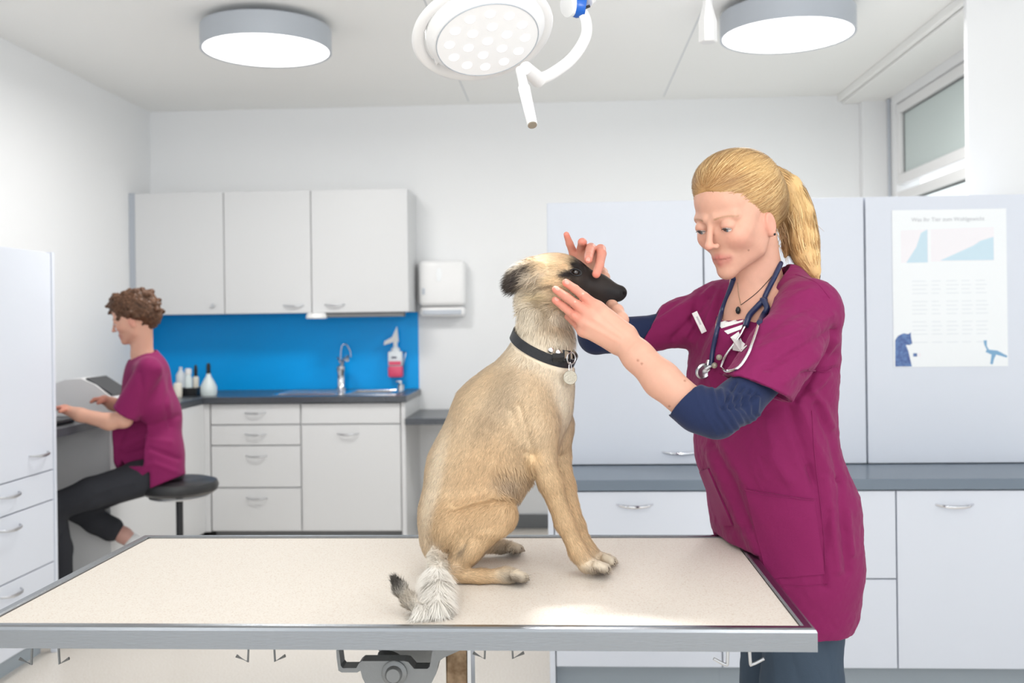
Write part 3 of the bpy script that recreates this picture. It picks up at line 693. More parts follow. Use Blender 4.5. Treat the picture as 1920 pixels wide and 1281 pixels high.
def hook(px, d, sgn):
    a = P(px, 1216, d); z = TZ-.033; p = [(a[0], a[1], z+.001), (a[0]-.003*sgn, a[1], z-.058), (a[0]-.021*sgn, a[1]-.004, z-.047)]
    mk('hook', tube(p, .0028, 8, flat=.6), 'cast', et, smooth=True)
for px, s in ((62, 1), (108, -1), (468, 1), (512, -1), (912, 1), (958, -1)): hook(px, 1.62, s)
for px, s in ((1366, 1), (1404, -1)):
    a = P(px, 1216, 1.6); z = TZ-.037
    mk('hook', tube(smoothpath([(a[0], a[1], z+.001), (a[0]-.002*s, a[1], z-.056), (a[0]-.006*s, a[1], z-.061), (a[0]-.024*s, a[1], z-.052)], 4), .0026, 8), 'satin', et, smooth=True)
dbk = 1.63
def bp(x, y): return P(400+x/2.909, 1130+y/2.909, dbk)
zz = TZ-.033
poly = [bp(670, 262), bp(672, 300), bp(682, 372), bp(700, 382), bp(785, 382), bp(803, 372), bp(812, 410), bp(832, 450), bp(870, 500), bp(930, 540), bp(1020, 545), bp(1110, 520), bp(1180, 460), bp(1215, 390), bp(1232, 320), bp(1260, 300), bp(1345, 262), bp(1195, 262), bp(1192, 280), bp(1180, 350), bp(1168, 362), bp(1095, 362), bp(1085, 350), bp(1062, 324), bp(1040, 320), bp(810, 320), bp(792, 335), bp(780, 358), bp(705, 358), bp(695, 345), bp(685, 262)]
mk('casting', extrude([(p[0], p[1], min(p[2], zz)) for p in poly], (0, .03, 0)), 'cast', et)
mk('casting_back', extrude([(p[0], p[1]+.14, min(p[2], zz)) for p in poly], (0, .02, 0)), 'cast', et)
cx = (bp(670, 262)[0]+bp(1345, 262)[0])/2
mk('support_plate', box(bp(672, 0)[0], bp(1340, 0)[0], dbk+.0, dbk+.2, zz-.004, zz, .0005), 'cast', et)
bc = bp(988, 385); mk('pivot_bolt', lathe([(.0, .0), (.0138, 0), (.0138, .012), (.011, .016), (.001, .016)], (bc[0], bc[1]+.002, bc[2]), 28, (0, -1, 0)), 'cast', et, smooth=True)
mk('pivot_collar', lathe([(.021, 0), (.021, .004), (.018, .006)], (bc[0], bc[1]+.001, bc[2]), 28, (0, -1, 0)), 'cast', et, smooth=True)
for x in (757, 1133):
    b = bp(x, 262); mk('bolt', lathe([(.0035, -.03), (.0035, .0)], (b[0], b[1]+.045, zz-.004), 10), 'satin', et, smooth=True)
mk('bridge', box(bp(815, 0)[0], bp(1060, 0)[0], dbk+.035, dbk+.135, bp(0, 330)[2], zz-.006, .004), 'cast', et)
mk('back_plate', box(bp(690, 0)[0], bp(1190, 0)[0], dbk+.10, dbk+.11, bp(0, 372)[2], zz-.005, .001), 'gap', et)
c0 = bp(1225, 0)[0]+.003; c1 = bp(1362, 0)[0]
mk('column', box(c0, c1, dbk+.06, dbk+.12, .06, zz-.005, .003), 'bronze', et)
mk('column', box(c1-.001, c1+.006, dbk+.055, dbk+.125, .06, zz-.005, .001), 'satin', et)
mk('foot_plate', box(cx-.35, cx+.35, dbk-.05, dbk+.4, 0, .05, .008), 'cast', et)
mk('lift_arm', tube([(cx-.02, dbk+.03, zz-.07), (cx-.24, dbk+.08, .1)], .022, 12), 'cast', et, smooth=True)
# ------------------------------------------------------------------ the dog
FAWN, CREAM, TAN, GREYF, BLK, WHT = (218, 193, 160), (232, 218, 196), (214, 183, 144), (150, 136, 118), (44, 38, 36), (242, 234, 222)
def build_dog():
    D = 1.85; s = Sdf(); c = s.cone
    # neck, ribcage, belly, pelvis
    c((1012, 560, D, 40), (1020, 640, D, 47), .03, CREAM)
    c((1020, 640, D, 46), (1000, 715, D, 62), .03, CREAM)
    c((995, 715, D, 62), (950, 790, D, 96), .04, FAWN, 1.1)
    c((1025, 705, D, 44), (1030, 760, D, 42), .03, CREAM, 1.0)
    c((950, 790, D, 96), (893, 885, D, 84), .04, FAWN, 1.15)
    c((893, 885, D, 84), (862, 975, D, 74), .04, FAWN, 1.1)
    c((862, 975, D, 72), (848, 1015, D+.005, 55), .03, FAWN, 1.0)
    c((980, 800, D, 62), (985, 835, D, 48), .03, FAWN, 1.2)       # sternum
    for nr in (1, 0):
        e = -1 if nr else 1
        if nr:
            thigh = [(868, 985, 1.79, 56), (932, 966, 1.765, 36)]; shank = [(934, 968, 1.765, 33), (880, 1030, 1.755, 21), (846, 1071, 1.755, 17)]
            foot = [(840, 1078, 1.755, 15), (900, 1081, 1.752, 13), (948, 1080, 1.75, 13)]
            arm = [(978, 745, 1.80, 50), (1000, 800, 1.788, 42), (1012, 852, 1.785, 29)]
            fore = [(1014, 855, 1.785, 27), (1032, 905, 1.787, 22), (1058, 980, 1.79, 17), (1084, 1035, 1.79, 16), (1100, 1058, 1.79, 17)]
        else:
            thigh = [(868, 985, 1.91, 52), (925, 960, 1.94, 32)]; shank = [(925, 960, 1.94, 28), (885, 1000, 1.955, 18), (862, 1012, 1.96, 15)]
            foot = [(862, 1018, 1.96, 13), (905, 1023, 1.955, 12), (940, 1026, 1.955, 12)]
            arm = [(1010, 745, 1.89, 46), (1035, 800, 1.90, 36), (1044, 850, 1.90, 26)]
            fore = [(1044, 850, 1.90, 24), (1058, 910, 1.885, 19), (1080, 985, 1.87, 15), (1102, 1032, 1.865, 14), (1116, 1047, 1.865, 15)]
        s.chain(thigh, .03, TAN); s.chain(shank, .015, TAN); s.chain(foot, .008, TAN)
        s.chain(arm, .025, FAWN); s.chain(fore, .012, TAN)
        # paws with separate toes
        for (px, py, d, sc, L) in ([(956, 1079, 1.75, 1.22, 24), (1112, 1062, 1.79, 1.22, 22)] if nr else [(950, 1025, 1.955, 1.05, 22), (1127, 1048, 1.865, 1.1, 20)]):
            s.ellp(px-5, py-1, d, 18*sc, .018*sc, 11*sc, 6, .006, CREAM)
            for k, o in enumerate((-.027, -.009, .009, .027)):
                ext = (5, 10, 10, 5)[k]
                s.cone((px+8, py-1, d+o*.9, 8*sc), (px+L+ext-8, py+4, d+o*1.1, 8.0*sc), .0014, CREAM)
                s.cone((px+L+ext-2, py+6, d+o, 3.2), (px+L+ext+3, py+9, d+o, 1.6), .0015, BLK)
    # tail: leaves the rump, lies toward the camera, curls to the left
    s.chain([(822, 1045, 1.79, 20), (818, 1070, 1.72, 14), (822, 1105, 1.64, 14), (820, 1140, 1.57, 16)], .012, WHT)
    s.chain([(818, 1142, 1.57, 15), (790, 1145, 1.56, 10), (768, 1128, 1.565, 10), (752, 1108, 1.57, 9), (742, 1093, 1.57, 6)], .008, WHT)
    # head
    s.ellp(1032, 520, D, 50, .058, 44, 8, .015, FAWN)
    s.ellp(1062, 518, D, 40, .05, 36, 20, .02, FAWN)
    s.ellp(1040, 552, D, 42, .050, 28, 12, .02, FAWN)
    s.cone((1075, 527, D, 34), (1120, 541, D-.002, 26), .015, BLK, 1.05)
    s.cone((1120, 541, D-.002, 26), (1158, 550, D-.004, 16), .012, BLK, 1.0)
    s.cone((1078, 549, D, 24), (1138, 562, D-.003, 14), .010, BLK, 1.0)
    s.ellp(1163, 548, D-.004, 12.5, .0125, 11, 20, .004, BLK)
    for e in (-1, 1):
        s.ellp(1078, 497, D+e*.030, 18, .010, 7, 25, .008, FAWN)            # brow ridge
        s.ellp(1081, 511, D+e*.046, 11, .010, 7.5, 15, .007, op='-')        # eye socket
        s.ellp(1170, 551, D-.004+e*.010, 3.5, .005, 2.6, 25, .002, op='-')  # nostril
    s.cone((1150, 572, D-.003-.03, 1.5), (1085, 563, D-.045, 1.5), .004, op='-')
    # ear: folded back, thin leaf
    for e in (-1, 1):
        dd = D+e*.052
        s.ellp(1000, 506, dd, 24, .012, 17, -12, .012, CREAM)
        s.ellp(978, 516, dd+e*.008, 24, .009, 17, -38, .008, GREYF)
        s.ellp(965, 528, dd+e*.008, 11, .008, 17, 10, .006, BLK)
    h = .0030
    V, Fq = s.mesh(h)
    N = vnormals(V, Fq)
    V = folds(V, Fq, [([(975, 760), (990, 810), (1000, 850)], 8, -.005), ([(1008, 770), (1035, 800), (1050, 840)], 9, .003), ([(960, 770), (985, 830), (980, 870)], 10, -.004),
                      ([(855, 948), (890, 938), (930, 930), (960, 935)], 7, -.006), ([(858, 1000), (840, 1040)], 7, -.004), ([(905, 1000), (945, 1000)], 8, .003),
                      ([(918, 800), (900, 850)], 8, -.0016), ([(898, 795), (880, 845)], 8, -.0016), ([(938, 808), (922, 862)], 8, -.0016),
                      ([(1010, 575), (1030, 600), (1055, 612)], 5, -.003), ([(1015, 560), (1050, 560), (1080, 575)], 5, .002),
                      ([(985, 850), (1005, 862)], 6, -.003), ([(875, 1020), (858, 1055)], 6, -.004), ([(800, 1010), (815, 1050)], 6, -.002)])
    Z = -(CY)/FPX
    # nothing sinks under the table mat
    Wv = W(V); low = Wv[:, 2] < .8975; Wv[low, 2] = .8975; V = toC(Wv)
    N = vnormals(V, Fq); col = s.colors(V, FAWN, .007)
    col = col*(1+.06*vnoise(V, .03)[:, None])
    pt = lambda *a, **k: paint(V, col, *a, **k)
    pt(905, 900, 60, 90, 20, (208, 172, 130), .6, .6); pt(815, 900, 14, 110, 12, (240, 222, 196), .6, .8)
    pt(945, 745, 55, 24, -55, (178, 160, 138), .8, .55)       # saddle shading of grey hairs
    pt(915, 790, 45, 22, -55, (186, 160, 130), .8, .5)
    pt(1060, 720, 16, 60, 0, (240, 226, 206), .7, .8); pt(950, 905, 22, 18, 0, (170, 152, 136), .8, .6)  # pale chest; grey patch paints the belly's shadow into the coat
    pt(1000, 860, 14, 20, 20, (236, 200, 152), .7, .6); pt(860, 1045, 14, 20, 40, (206, 178, 144), .7, .7)
    pt(868, 1030, 5, 14, 35, (110, 98, 86), .7, .6)
    # head mask
    pt(1032, 488, 44, 22, -6, (222, 192, 152), .5, .9); pt(1050, 480, 26, 9, 12, (178, 146, 112), .8, .7)
    pt(1045, 530, 24, 18, 0, (232, 202, 160), .5, .9)
    pt(1092, 500, 16, 22, -30, BLK, .5, 1); pt(1125, 540, 38, 44, 20, BLK, .35, 1); pt(1085, 522, 22, 20, 0, BLK, .5, .96)
    pt(1066, 514, 17, 7, -8, BLK, .4, 1); pt(1080, 498, 13, 6, 20, (28, 22, 20), .5, 1); pt(1062, 500, 9, 5, -30, (224, 190, 150), .5, .9)
    pt(1110, 552, 34, 14, 18, BLK, .4, 1)
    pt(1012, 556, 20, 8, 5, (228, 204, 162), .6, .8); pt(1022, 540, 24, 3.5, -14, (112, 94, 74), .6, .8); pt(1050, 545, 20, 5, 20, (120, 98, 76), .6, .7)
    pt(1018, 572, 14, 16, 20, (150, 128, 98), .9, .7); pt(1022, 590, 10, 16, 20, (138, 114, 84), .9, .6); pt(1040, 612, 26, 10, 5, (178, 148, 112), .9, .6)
    pt(985, 507, 22, 8, -28, (70, 60, 56), .6, .85); pt(966, 528, 13, 20, 20, (52, 44, 42), .6, .9); pt(975, 497, 16, 5, -25, (240, 226, 206), .6, .8)
    pt(998, 522, 12, 10, 30, (216, 200, 178), .7, .8)
    pt(1158, 556, 24, 20, 20, (36, 33, 34), .4, 1)
    # paws: shade between the toes, painted into the fur
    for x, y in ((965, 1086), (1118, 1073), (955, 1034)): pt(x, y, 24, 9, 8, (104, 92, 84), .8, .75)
    for x, y in ((962, 1072), (1120, 1058)): pt(x, y, 16, 6, 10, (226, 212, 192), .7, .7)
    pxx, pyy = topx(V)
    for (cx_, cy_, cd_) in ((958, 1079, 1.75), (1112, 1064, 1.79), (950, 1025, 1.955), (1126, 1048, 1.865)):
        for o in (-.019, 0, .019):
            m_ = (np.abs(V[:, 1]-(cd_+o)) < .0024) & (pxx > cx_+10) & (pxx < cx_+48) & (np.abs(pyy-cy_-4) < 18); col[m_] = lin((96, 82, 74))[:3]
    # tail colours
    pt(745, 1098, 16, 22, -30, (52, 46, 42), .5, .95, dmax=1.66); pt(768, 1128, 14, 12, 40, (150, 136, 118), .8, .8, dmax=1.66)
    col = np.clip(col, 0, 1)
    # coat: short hairs lying along the body
    rng = np.random.default_rng(4)
    tri = Fq; a = np.linalg.norm(np.cross(V[tri[:, 2]]-V[tri[:, 0]], V[tri[:, 3]]-V[tri[:, 1]]), axis=1)
    cen = V[tri].mean(1); cn = N[tri].mean(1); face = (-(cn*cen).sum(1) > -.25*np.linalg.norm(cen, axis=1))
    X, Y = topx(cen)
    def grow(n, mask, dirf, L, wid, lift, cv, tint=None, jit=.22):
        pr = a*mask; pr = pr/pr.sum(); ids = rng.choice(len(tri), n, p=pr); uv = rng.random((n, 2, 1))
        q = V[tri[ids]]; r = (q[:, 0]*(1-uv[:, 0])+q[:, 1]*uv[:, 0])*(1-uv[:, 1])+(q[:, 3]*(1-uv[:, 0])+q[:, 2]*uv[:, 0])*uv[:, 1]
        nn = cn[ids]/np.linalg.norm(cn[ids], axis=1)[:, None]; dd = dirf(X[ids], Y[ids]) + rng.normal(0, jit, (n, 3))
        dd -= nn*(dd*nn).sum(1)[:, None]; dd /= np.linalg.norm(dd, axis=1)[:, None]+1e-9
        l = L*(.6+.7*rng.random((n, 1))); sd = np.cross(dd, nn); sd /= np.linalg.norm(sd, axis=1)[:, None]+1e-9
        r = r-nn*.0008; m = r+dd*l*.55+nn*l*lift; t = r+dd*l+nn*l*lift*1.0
        w_ = wid*(.7+.6*rng.random((n, 1)))
        Vh = np.stack([r-sd*w_, r+sd*w_, m+sd*w_*.8, m-sd*w_*.8, t+sd*w_*.1, t-sd*w_*.1], 1).reshape(-1, 3)
        b = np.arange(n)*6; Fh = np.concatenate([np.stack([b, b+1, b+2, b+3], 1), np.stack([b+3, b+2, b+4, b+5], 1)])
        k = col[tri[ids]].mean(1)*(1+rng.normal(0, cv, (n, 1)))
        if tint is not None: k = k*.4+np.array(lin(tint)[:3])*.6
        return Vh, Fh, np.clip(np.repeat(k, 6, 0), 0, 1), np.repeat(nn, 6, 0)
    def flow(x, y):
        o = np.zeros((len(x), 3)); o[:, 0] = -.45; o[:, 2] = -.9
        hd = (y < 590) & (x > 960); o[hd] = (-.95, 0, -.15)
        nk = (y >= 575) & (y < 680) & (x > 980); o[nk] = (-.1, 0, -1)
        fl = (x > 1000) & (y > 850); o[fl] = (.4, 0, -.9)
        ft = (y > 1060) & (x > 840) & (x < 1000); o[ft] = (.95, 0, -.2)
        th = (x > 880) & (y > 930) & (y < 1060) & (x < 1000); o[th] = (-.5, 0, -.8)
        bel = (x > 930) & (x < 1010) & (y > 840) & (y < 930); o[bel] = (.1, 0, -1)
        return o
    tailm = ((X < 850) & (Y > 1060) & (cen[:, 1] < 1.72))
    muz = (X > 1085) & (Y < 600)
    e1 = norm(C(1062, 666, D)-C(972, 628, D)); e2 = norm(np.array([0, -1, -.30])); e2 = norm(e2-e1*(e2@e1)); nax = np.cross(e2, e1); nax = nax if nax[2] > 0 else -nax
    hc = (cen-C(1017, 648, D))@nax; rad_ = np.linalg.norm(cen-C(1017, 648, D), axis=1) < .09
    band = rad_ & (np.abs(hc) < .012); band2 = rad_ & (hc > -.012) & (hc < .028)
    face = face*(~band)*np.where(rad_ & (hc > 0) & (hc < .020), .0, 1)
    parts = [(V, Fq, col, N)]
    parts.append(grow(3500, rad_*(hc > .011)*(hc < .021)*1.0, flow, .0055, .0003, .1, .10))
    pw = ((Y > 1055) & (X > 975) | (Y > 1015) & (X > 965) & (X < 1000) | (Y > 1040) & (X > 1120))
    parts.append(grow(120000, face*(~tailm)*(~muz)*np.where(pw, .12, 1), flow, .0105, .00030, .17, .17))
    parts.append(grow(14000, face*muz*1.0, lambda x, y: np.tile([-.9, 0, .1], (len(x), 1)), .004, .00025, .14, .15))
    nk = (Y > 560) & (Y < 680) & (X > 975) & (X < 1085)
    parts.append(grow(9000, nk*(~band2)*1.0, flow, .020, .00040, .28, .10))
    ear = (X < 1010) & (Y < 560) & (X > 945)
    parts.append(grow(6000, ear*1.0, lambda x, y: np.stack([-.8+0*x, 0*x, -.45+0*x], 1), .020, .00040, .30, .14))
    bel = (X > 925) & (X < 1000) & (Y > 870) & (Y < 935)
    parts.append(grow(3500, bel*1.0, lambda x, y: np.tile([.3, 0, -.9], (len(x), 1)), .018, .0004, .35, .1))
    parts.append(grow(1500, ((X > 815) & (X < 850) & (Y > 1020) & (Y < 1065))*1.0, flow, .016, .0004, .3, .1))
    body_t = tailm & (X > 782); tip = tailm & (X <= 782)
    parts.append(grow(9000, body_t*1.0, lambda x, y: np.stack([.010*(x-820), -.35+0*x, -.9+0*x], 1), .036, .00050, .10, .05, (255, 253, 248), .10))
    parts.append(grow(2600, tip*1.0, lambda x, y: np.stack([-.25+0*x, 0*x, .8+0*x], 1), .014, .0004, .22, .15))
    Vm, Fm, Cm, Nm = merge(parts)
    Wm = W(Vm); 
    lo = (Wm[:, 2] < .8972); Wm[lo, 2] = .8972
    root = thing('dog', 'fawn dog with black muzzle sitting upright on the examination table', 'dog', (onz(950, 1090, .896)[0], 1.83, .896))
    mk('body', (Wm, Fm), 'fur', root, smooth=True, cols=Cm, normals=rotW(Nm))
    # eye
    snap = snapper(V, Fq)
    for e, (x, y) in enumerate(((1079, 511),)):
        q, n = snap(x, y, -.0045)
        ev, ef = lathe([(.0001, .0088)]+[(.0088*math.sin(a), .0088*math.cos(a)) for a in np.linspace(.15, 3.0, 14)], (0, 0, 0), 24, (0, 0, 1))
        ev = np.array(ev); Wc = W(q); ev = ev+Wc
        cc = np.tile(np.array(lin((34, 20, 12))[:3]), (len(ev), 1))
        mk('eye', (ev, ef), 'eye', root, smooth=True, cols=cc)
        q2 = C(x, y, 2*D-q[1]); mk('eye', (ev-Wc+W(q2), ef), 'eye', root, smooth=True, cols=cc)
        lid = [snap(x+10.5*math.cos(t), y+6.5*math.sin(t)+1.5*math.cos(t), .0006)[0] for t in np.linspace(0, 2*math.pi, 25)[:-1]]
        mk('eyelid', tube([W(p) for p in lid], .0016, 8, closed=True), 'black', root, smooth=True)
    # collar, fitted round the neck
    ctr = C(1017, 648, D); axv = norm(np.array([-60*.42, 0, 135])); ax2 = norm(np.array([.915, -.33, -.40])); b2 = norm(np.cross(ax2, np.array([-.35, .0, .93])))
    e1 = norm(C(1062, 666, D)-C(972, 628, D)); e2 = norm(np.array([0, -1, -.30])); e2 = norm(e2-e1*(e2@e1)); nax = np.cross(e2, e1); nax = nax if nax[2] > 0 else -nax
    cl = thing('dog_collar', 'black leather collar with metal studs around the dog\'s neck', 'collar', W(ctr))
    def surf(th, off, hgt):
        dr = math.cos(th)*e1+math.sin(th)*e2; ts = np.linspace(.02, .11, 181); X_ = ctr+nax*hgt+dr*ts[:, None]; f = s.ev(X_); k = np.argmax(f > 0); return ctr+nax*hgt+dr*(ts[k]+off)
    th = np.linspace(0, 2*math.pi, 97)[:-1]; rad = np.array([np.linalg.norm(surf(t, .0, 0)-ctr) for t in th]); rad = (rad+np.roll(rad, 1)+np.roll(rad, -1)+np.roll(rad, 2)+np.roll(rad, -2))/5+.0045
    V_ = []; F_ = []
    prof = [(-.0095, 0), (-.009, .0022), (.009, .0022), (.0095, 0), (.009, -.001), (-.009, -.001)]; m = len(prof)
    for i, t in enumerate(th):
        dr = math.cos(t)*e1+math.sin(t)*e2
        for (a_, b_) in prof: V_.append(ctr+nax*a_+dr*(rad[i]+b_))
    n = len(th)
    for i in range(n):
        j = (i+1) % n
        for k in range(m): l = (k+1) % m; F_.append([i*m+k, i*m+l, j*m+l, j*m+k])
    mk('strap', (W(np.array(V_)), F_), 'leather', cl, smooth=True)
    cs = snapper(np.array(V_), np.array(F_, 'i4'))
    for (x, y) in ((1033, 657), (1047, 661)):
        q, nn = cs(x, y, 0, 1.79); mk('stud', lathe([(.005, -.001), (.005, .0008), (.003, .0022), (.0005, .0026)], W(q), 16, rotW(nn[None])[0]), 'chrome', cl, smooth=True)
    q, nn = cs(1050, 671, .003, 1.79); q2 = C(1064, 671, q[1]+.002)
    a0 = C(1036, 671, q[1]-.001); a1 = C(1058, 670, q[1])
    mk('buckle_strap', tube([W(a0), W(a1)], .0048, 4, flat=1.6, upv=np.array([0, 0, 1.])), 'black', cl)
    bk = [C(1057, 657, q[1]), C(1068, 659, q[1]+.006), C(1068, 678, q[1]+.006), C(1057, 678, q[1]-.001)]
    mk('buckle', tube([W(p) for p in bk], .0022, 8, closed=True), 'black', cl, smooth=True)
    rc2 = C(1071, 672, q[1]+.003)
    mk('ring', tube([W(rc2+.0105*np.array([.75*math.cos(a), .6*math.cos(a), math.sin(a)])) for a in np.linspace(0, 2*math.pi, 33)[:-1]], .0013, 8, closed=True), 'satin', cl, smooth=True)
    rc3 = C(1069, 690, q[1]+.002)
    mk('link', tube([W(rc3+np.array([.0022*math.cos(a), .002*math.sin(a), .0095*math.sin(a)])) for a in np.linspace(0, 2*math.pi, 25)[:-1]], .0008, 6, closed=True), 'satin', cl, smooth=True)
    tc_ = C(1069, 708, q[1]-.002)
    tg = tag(mk('collar_tag', lathe([(.0001, -.0008), (.0122, -.0008), (.0128, 0), (.0122, .0008), (.0001, .0008)], W(tc_), 36, norm((.25, -1, .1))), 'tag', smooth=True), 'round worn metal tag hanging from the dog\'s collar ring', 'dog tag')
    return s
DOG = build_dog()
# ------------------------------------------------------------------ people
SK, SKP, SKD, LIP = (216, 166, 144), (214, 144, 124), (206, 150, 126), (196, 116, 108)
class Head:
    """head frame: x = her left, y = face direction, z = up, metres"""
    def __init__(s, o, yaw, pitch, roll=0, sc=1.0):
        y, p = math.radians(yaw), math.radians(pitch)
        fh = np.array([-math.sin(y), -math.cos(y), 0]); f = fh*math.cos(p)+np.array([0, 0, -math.sin(p)])
        l = np.array([-fh[1], fh[0], 0]); u = np.cross(f, l); r = math.radians(roll)
        s.l, s.u = l*math.cos(r)+u*math.sin(r), u*math.cos(r)-l*math.sin(r); s.f = f; s.o = np.asarray(o, float); s.sc = sc
        s.R = np.stack([s.l, s.f, s.u])
    def p(s, x, y, z): return s.o+s.sc*(x*s.l+y*s.f+z*s.u)
    def px(s, x, y, z): c = s.p(x, y, z); return topx(c)
def head_sdf(s, H, col=SK, ears=True, lids=True):
    k = H.sc
    def e(x, y, z, rx, ry, rz, kk=.012, c=col, op='+'): s.ell(H.p(x, y, z), np.array([rx, ry, rz])*k, H.R, kk*k, c, op)
    def c(a, b, ra, rb, kk=.01, cc=col, op='+'): s.conem(H.p(*a), H.p(*b), ra*k, rb*k, kk*k, cc, 1, op)
    e(0, -.014, .035, .069, .086, .080, .02)
    e(0, .030, .040, .060, .052, .055, .02)             # forehead
    e(0, .036, -.028, .052, .050, .062, .02)
    for q in (-1, 1):
        c((q*.050, -.002, -.030), (q*.037, .018, -.062), .017, .013, .02)
        c((q*.037, .020, -.062), (q*.010, .072, -.086), .014, .012, .02)
        e(q*.035, .062, -.022, .021, .021, .020, .016)  # cheek
        e(q*.040, .028, -.012, .017, .028, .036, .025)
        c((q*.052, .035, .012), (q*.048, .048, -.010), .014, .014, .012)
        c((q*.012, .081, .019), (q*.044, .066, .018), .008, .008, .012)    # brow bone
        e(q*.031, .090, .004, .0165, .012, .0115, .010, None, '-')
    e(0, .075, -.090, .014, .014, .012, .012)           # chin
    e(0, .072, -.062, .024, .017, .018, .014)           # mouth mound
    c((0, .084, .014), (0, .104, -.024), .0052, .0066, .010)
    e(0, .105, -.027, .0078, .008, .0072, .005)
    for q in (-1, 1):
        e(q*.0098, .0965, -.0300, .0054, .0068, .0052, .004)
        e(q*.0052, .102, -.0352, .0024, .0034, .0018, .002, (160, 100, 88), '-')
    for q in (-1, 1):
        c((q*.018, .0815, -.0590), (q*.004, .0885, -.0555), .0022, .0036, .003, LIP)
        c((q*.014, .0825, -.0645), (0, .0870, -.0650), .0026, .0037, .003, LIP)
        c((q*.0215, .0815, -.0600), (0, .0935, -.0603), .0008, .0010, .0018, (156, 88, 80), '-')
    for q in (-1, 1):                                    # eyelids, looking down: upper lid low
        if lids:
            e(q*.031, .0745, .003, .0150, .0138, .0128, .003)
            e(q*.031, .088, -.0040, .0128, .012, .0048, .0015, None, '-')
    if ears:
        for q in (-1, 1):
            e(q*.068, .000, -.022, .0065, .013, .022, .006)
            e(q*.0755, .003, -.018, .0050, .008, .014, .004, SKP, '-')
            e(q*.068, .004, -.040, .0048, .006, .007, .005)
def face_paint(V, col, H, brow=(158, 120, 84)):
    def at(x, y, z, r, c, amt, rz=None):
        q = (V-H.o)@H.R.T/H.sc; d = np.sqrt(((q[:, 0]-x)/r)**2+((q[:, 1]-y)/(r*1.6))**2+((q[:, 2]-z)/(rz or r))**2)
        t = np.clip(1.3-d, 0, 1); t = t*t*(3-2*t)*amt; t = np.clip(t, 0, 1); col[:] = col*(1-t[:, None])+np.array(lin(c)[:3])*t[:, None]
    for s in (-1, 1):
        at(s*.040, .066, -.026, .024, (230, 162, 142), .4); at(s*.031, .085, .0, .013, (216, 156, 136), .7, .010)
        for i in range(9):
            t = i/8; at(s*(.016+.036*t), .088-.02*t*t, .0150+.0055*math.sin(t*2.4)-.0065*t+.0045, .0040, brow, .75*(1-.4*t), .0024)
    at(0, .105, -.028, .010, (230, 158, 140), .6); at(0, .088, -.056, .011, (212, 132, 122), .0, .007); at(0, .06, -.09, .02, (226, 160, 140), .4)
    for s in (-1, 1): at(s*.072, .004, -.02, .016, (228, 156, 138), .5, .03)
def eyes(H, root, snapless=True, iris=(96, 120, 134)):
    for q in (-1, 1):
        c = H.p(q*.031, .0752, .0015); gaze = norm(H.f*.85-H.u*.42+H.l*(-.0)); r = .0122*H.sc
        prof = [(max(r*math.sin(a), .0001), r*math.cos(a)) for a in np.linspace(0, math.pi, 30)]
        v, f = lathe(prof, (0, 0, 0), 28, gaze); v = np.array(v); ang = np.arccos(np.clip(v@gaze/r, -1, 1))
        cc = np.tile(np.array(lin((232, 226, 222))[:3]), (len(v), 1)); cc[ang < .50] = lin(iris)[:3]; cc[ang < .22] = lin((14, 12, 12))[:3]
        mk('eye', (W(v+c), f), 'eye', root, smooth=True, cols=cc)
        lash = [H.p(q*(.031+.0118*t), .0745+.0138*math.sqrt(max(0, 1-(t*.80)**2)), -.0004-.0030*t*t) for t in np.linspace(-1, 1, 13)]
        mk('eyelashes', tube([W(p) for p in lash], [.0004+.0007*(1-abs(t)) for t in np.linspace(-1, 1, 13)], 6), M['lash'], root, smooth=True)
M['lash'] = mat('lash_brown', (70, 52, 42), .7)
def hand_sdf(s, fingers, palm, col=SKP, base=SK):
    for f in fingers: s.chain(f, .0022, col)
    for a, b in palm: s.cone(a, b, .009, base)

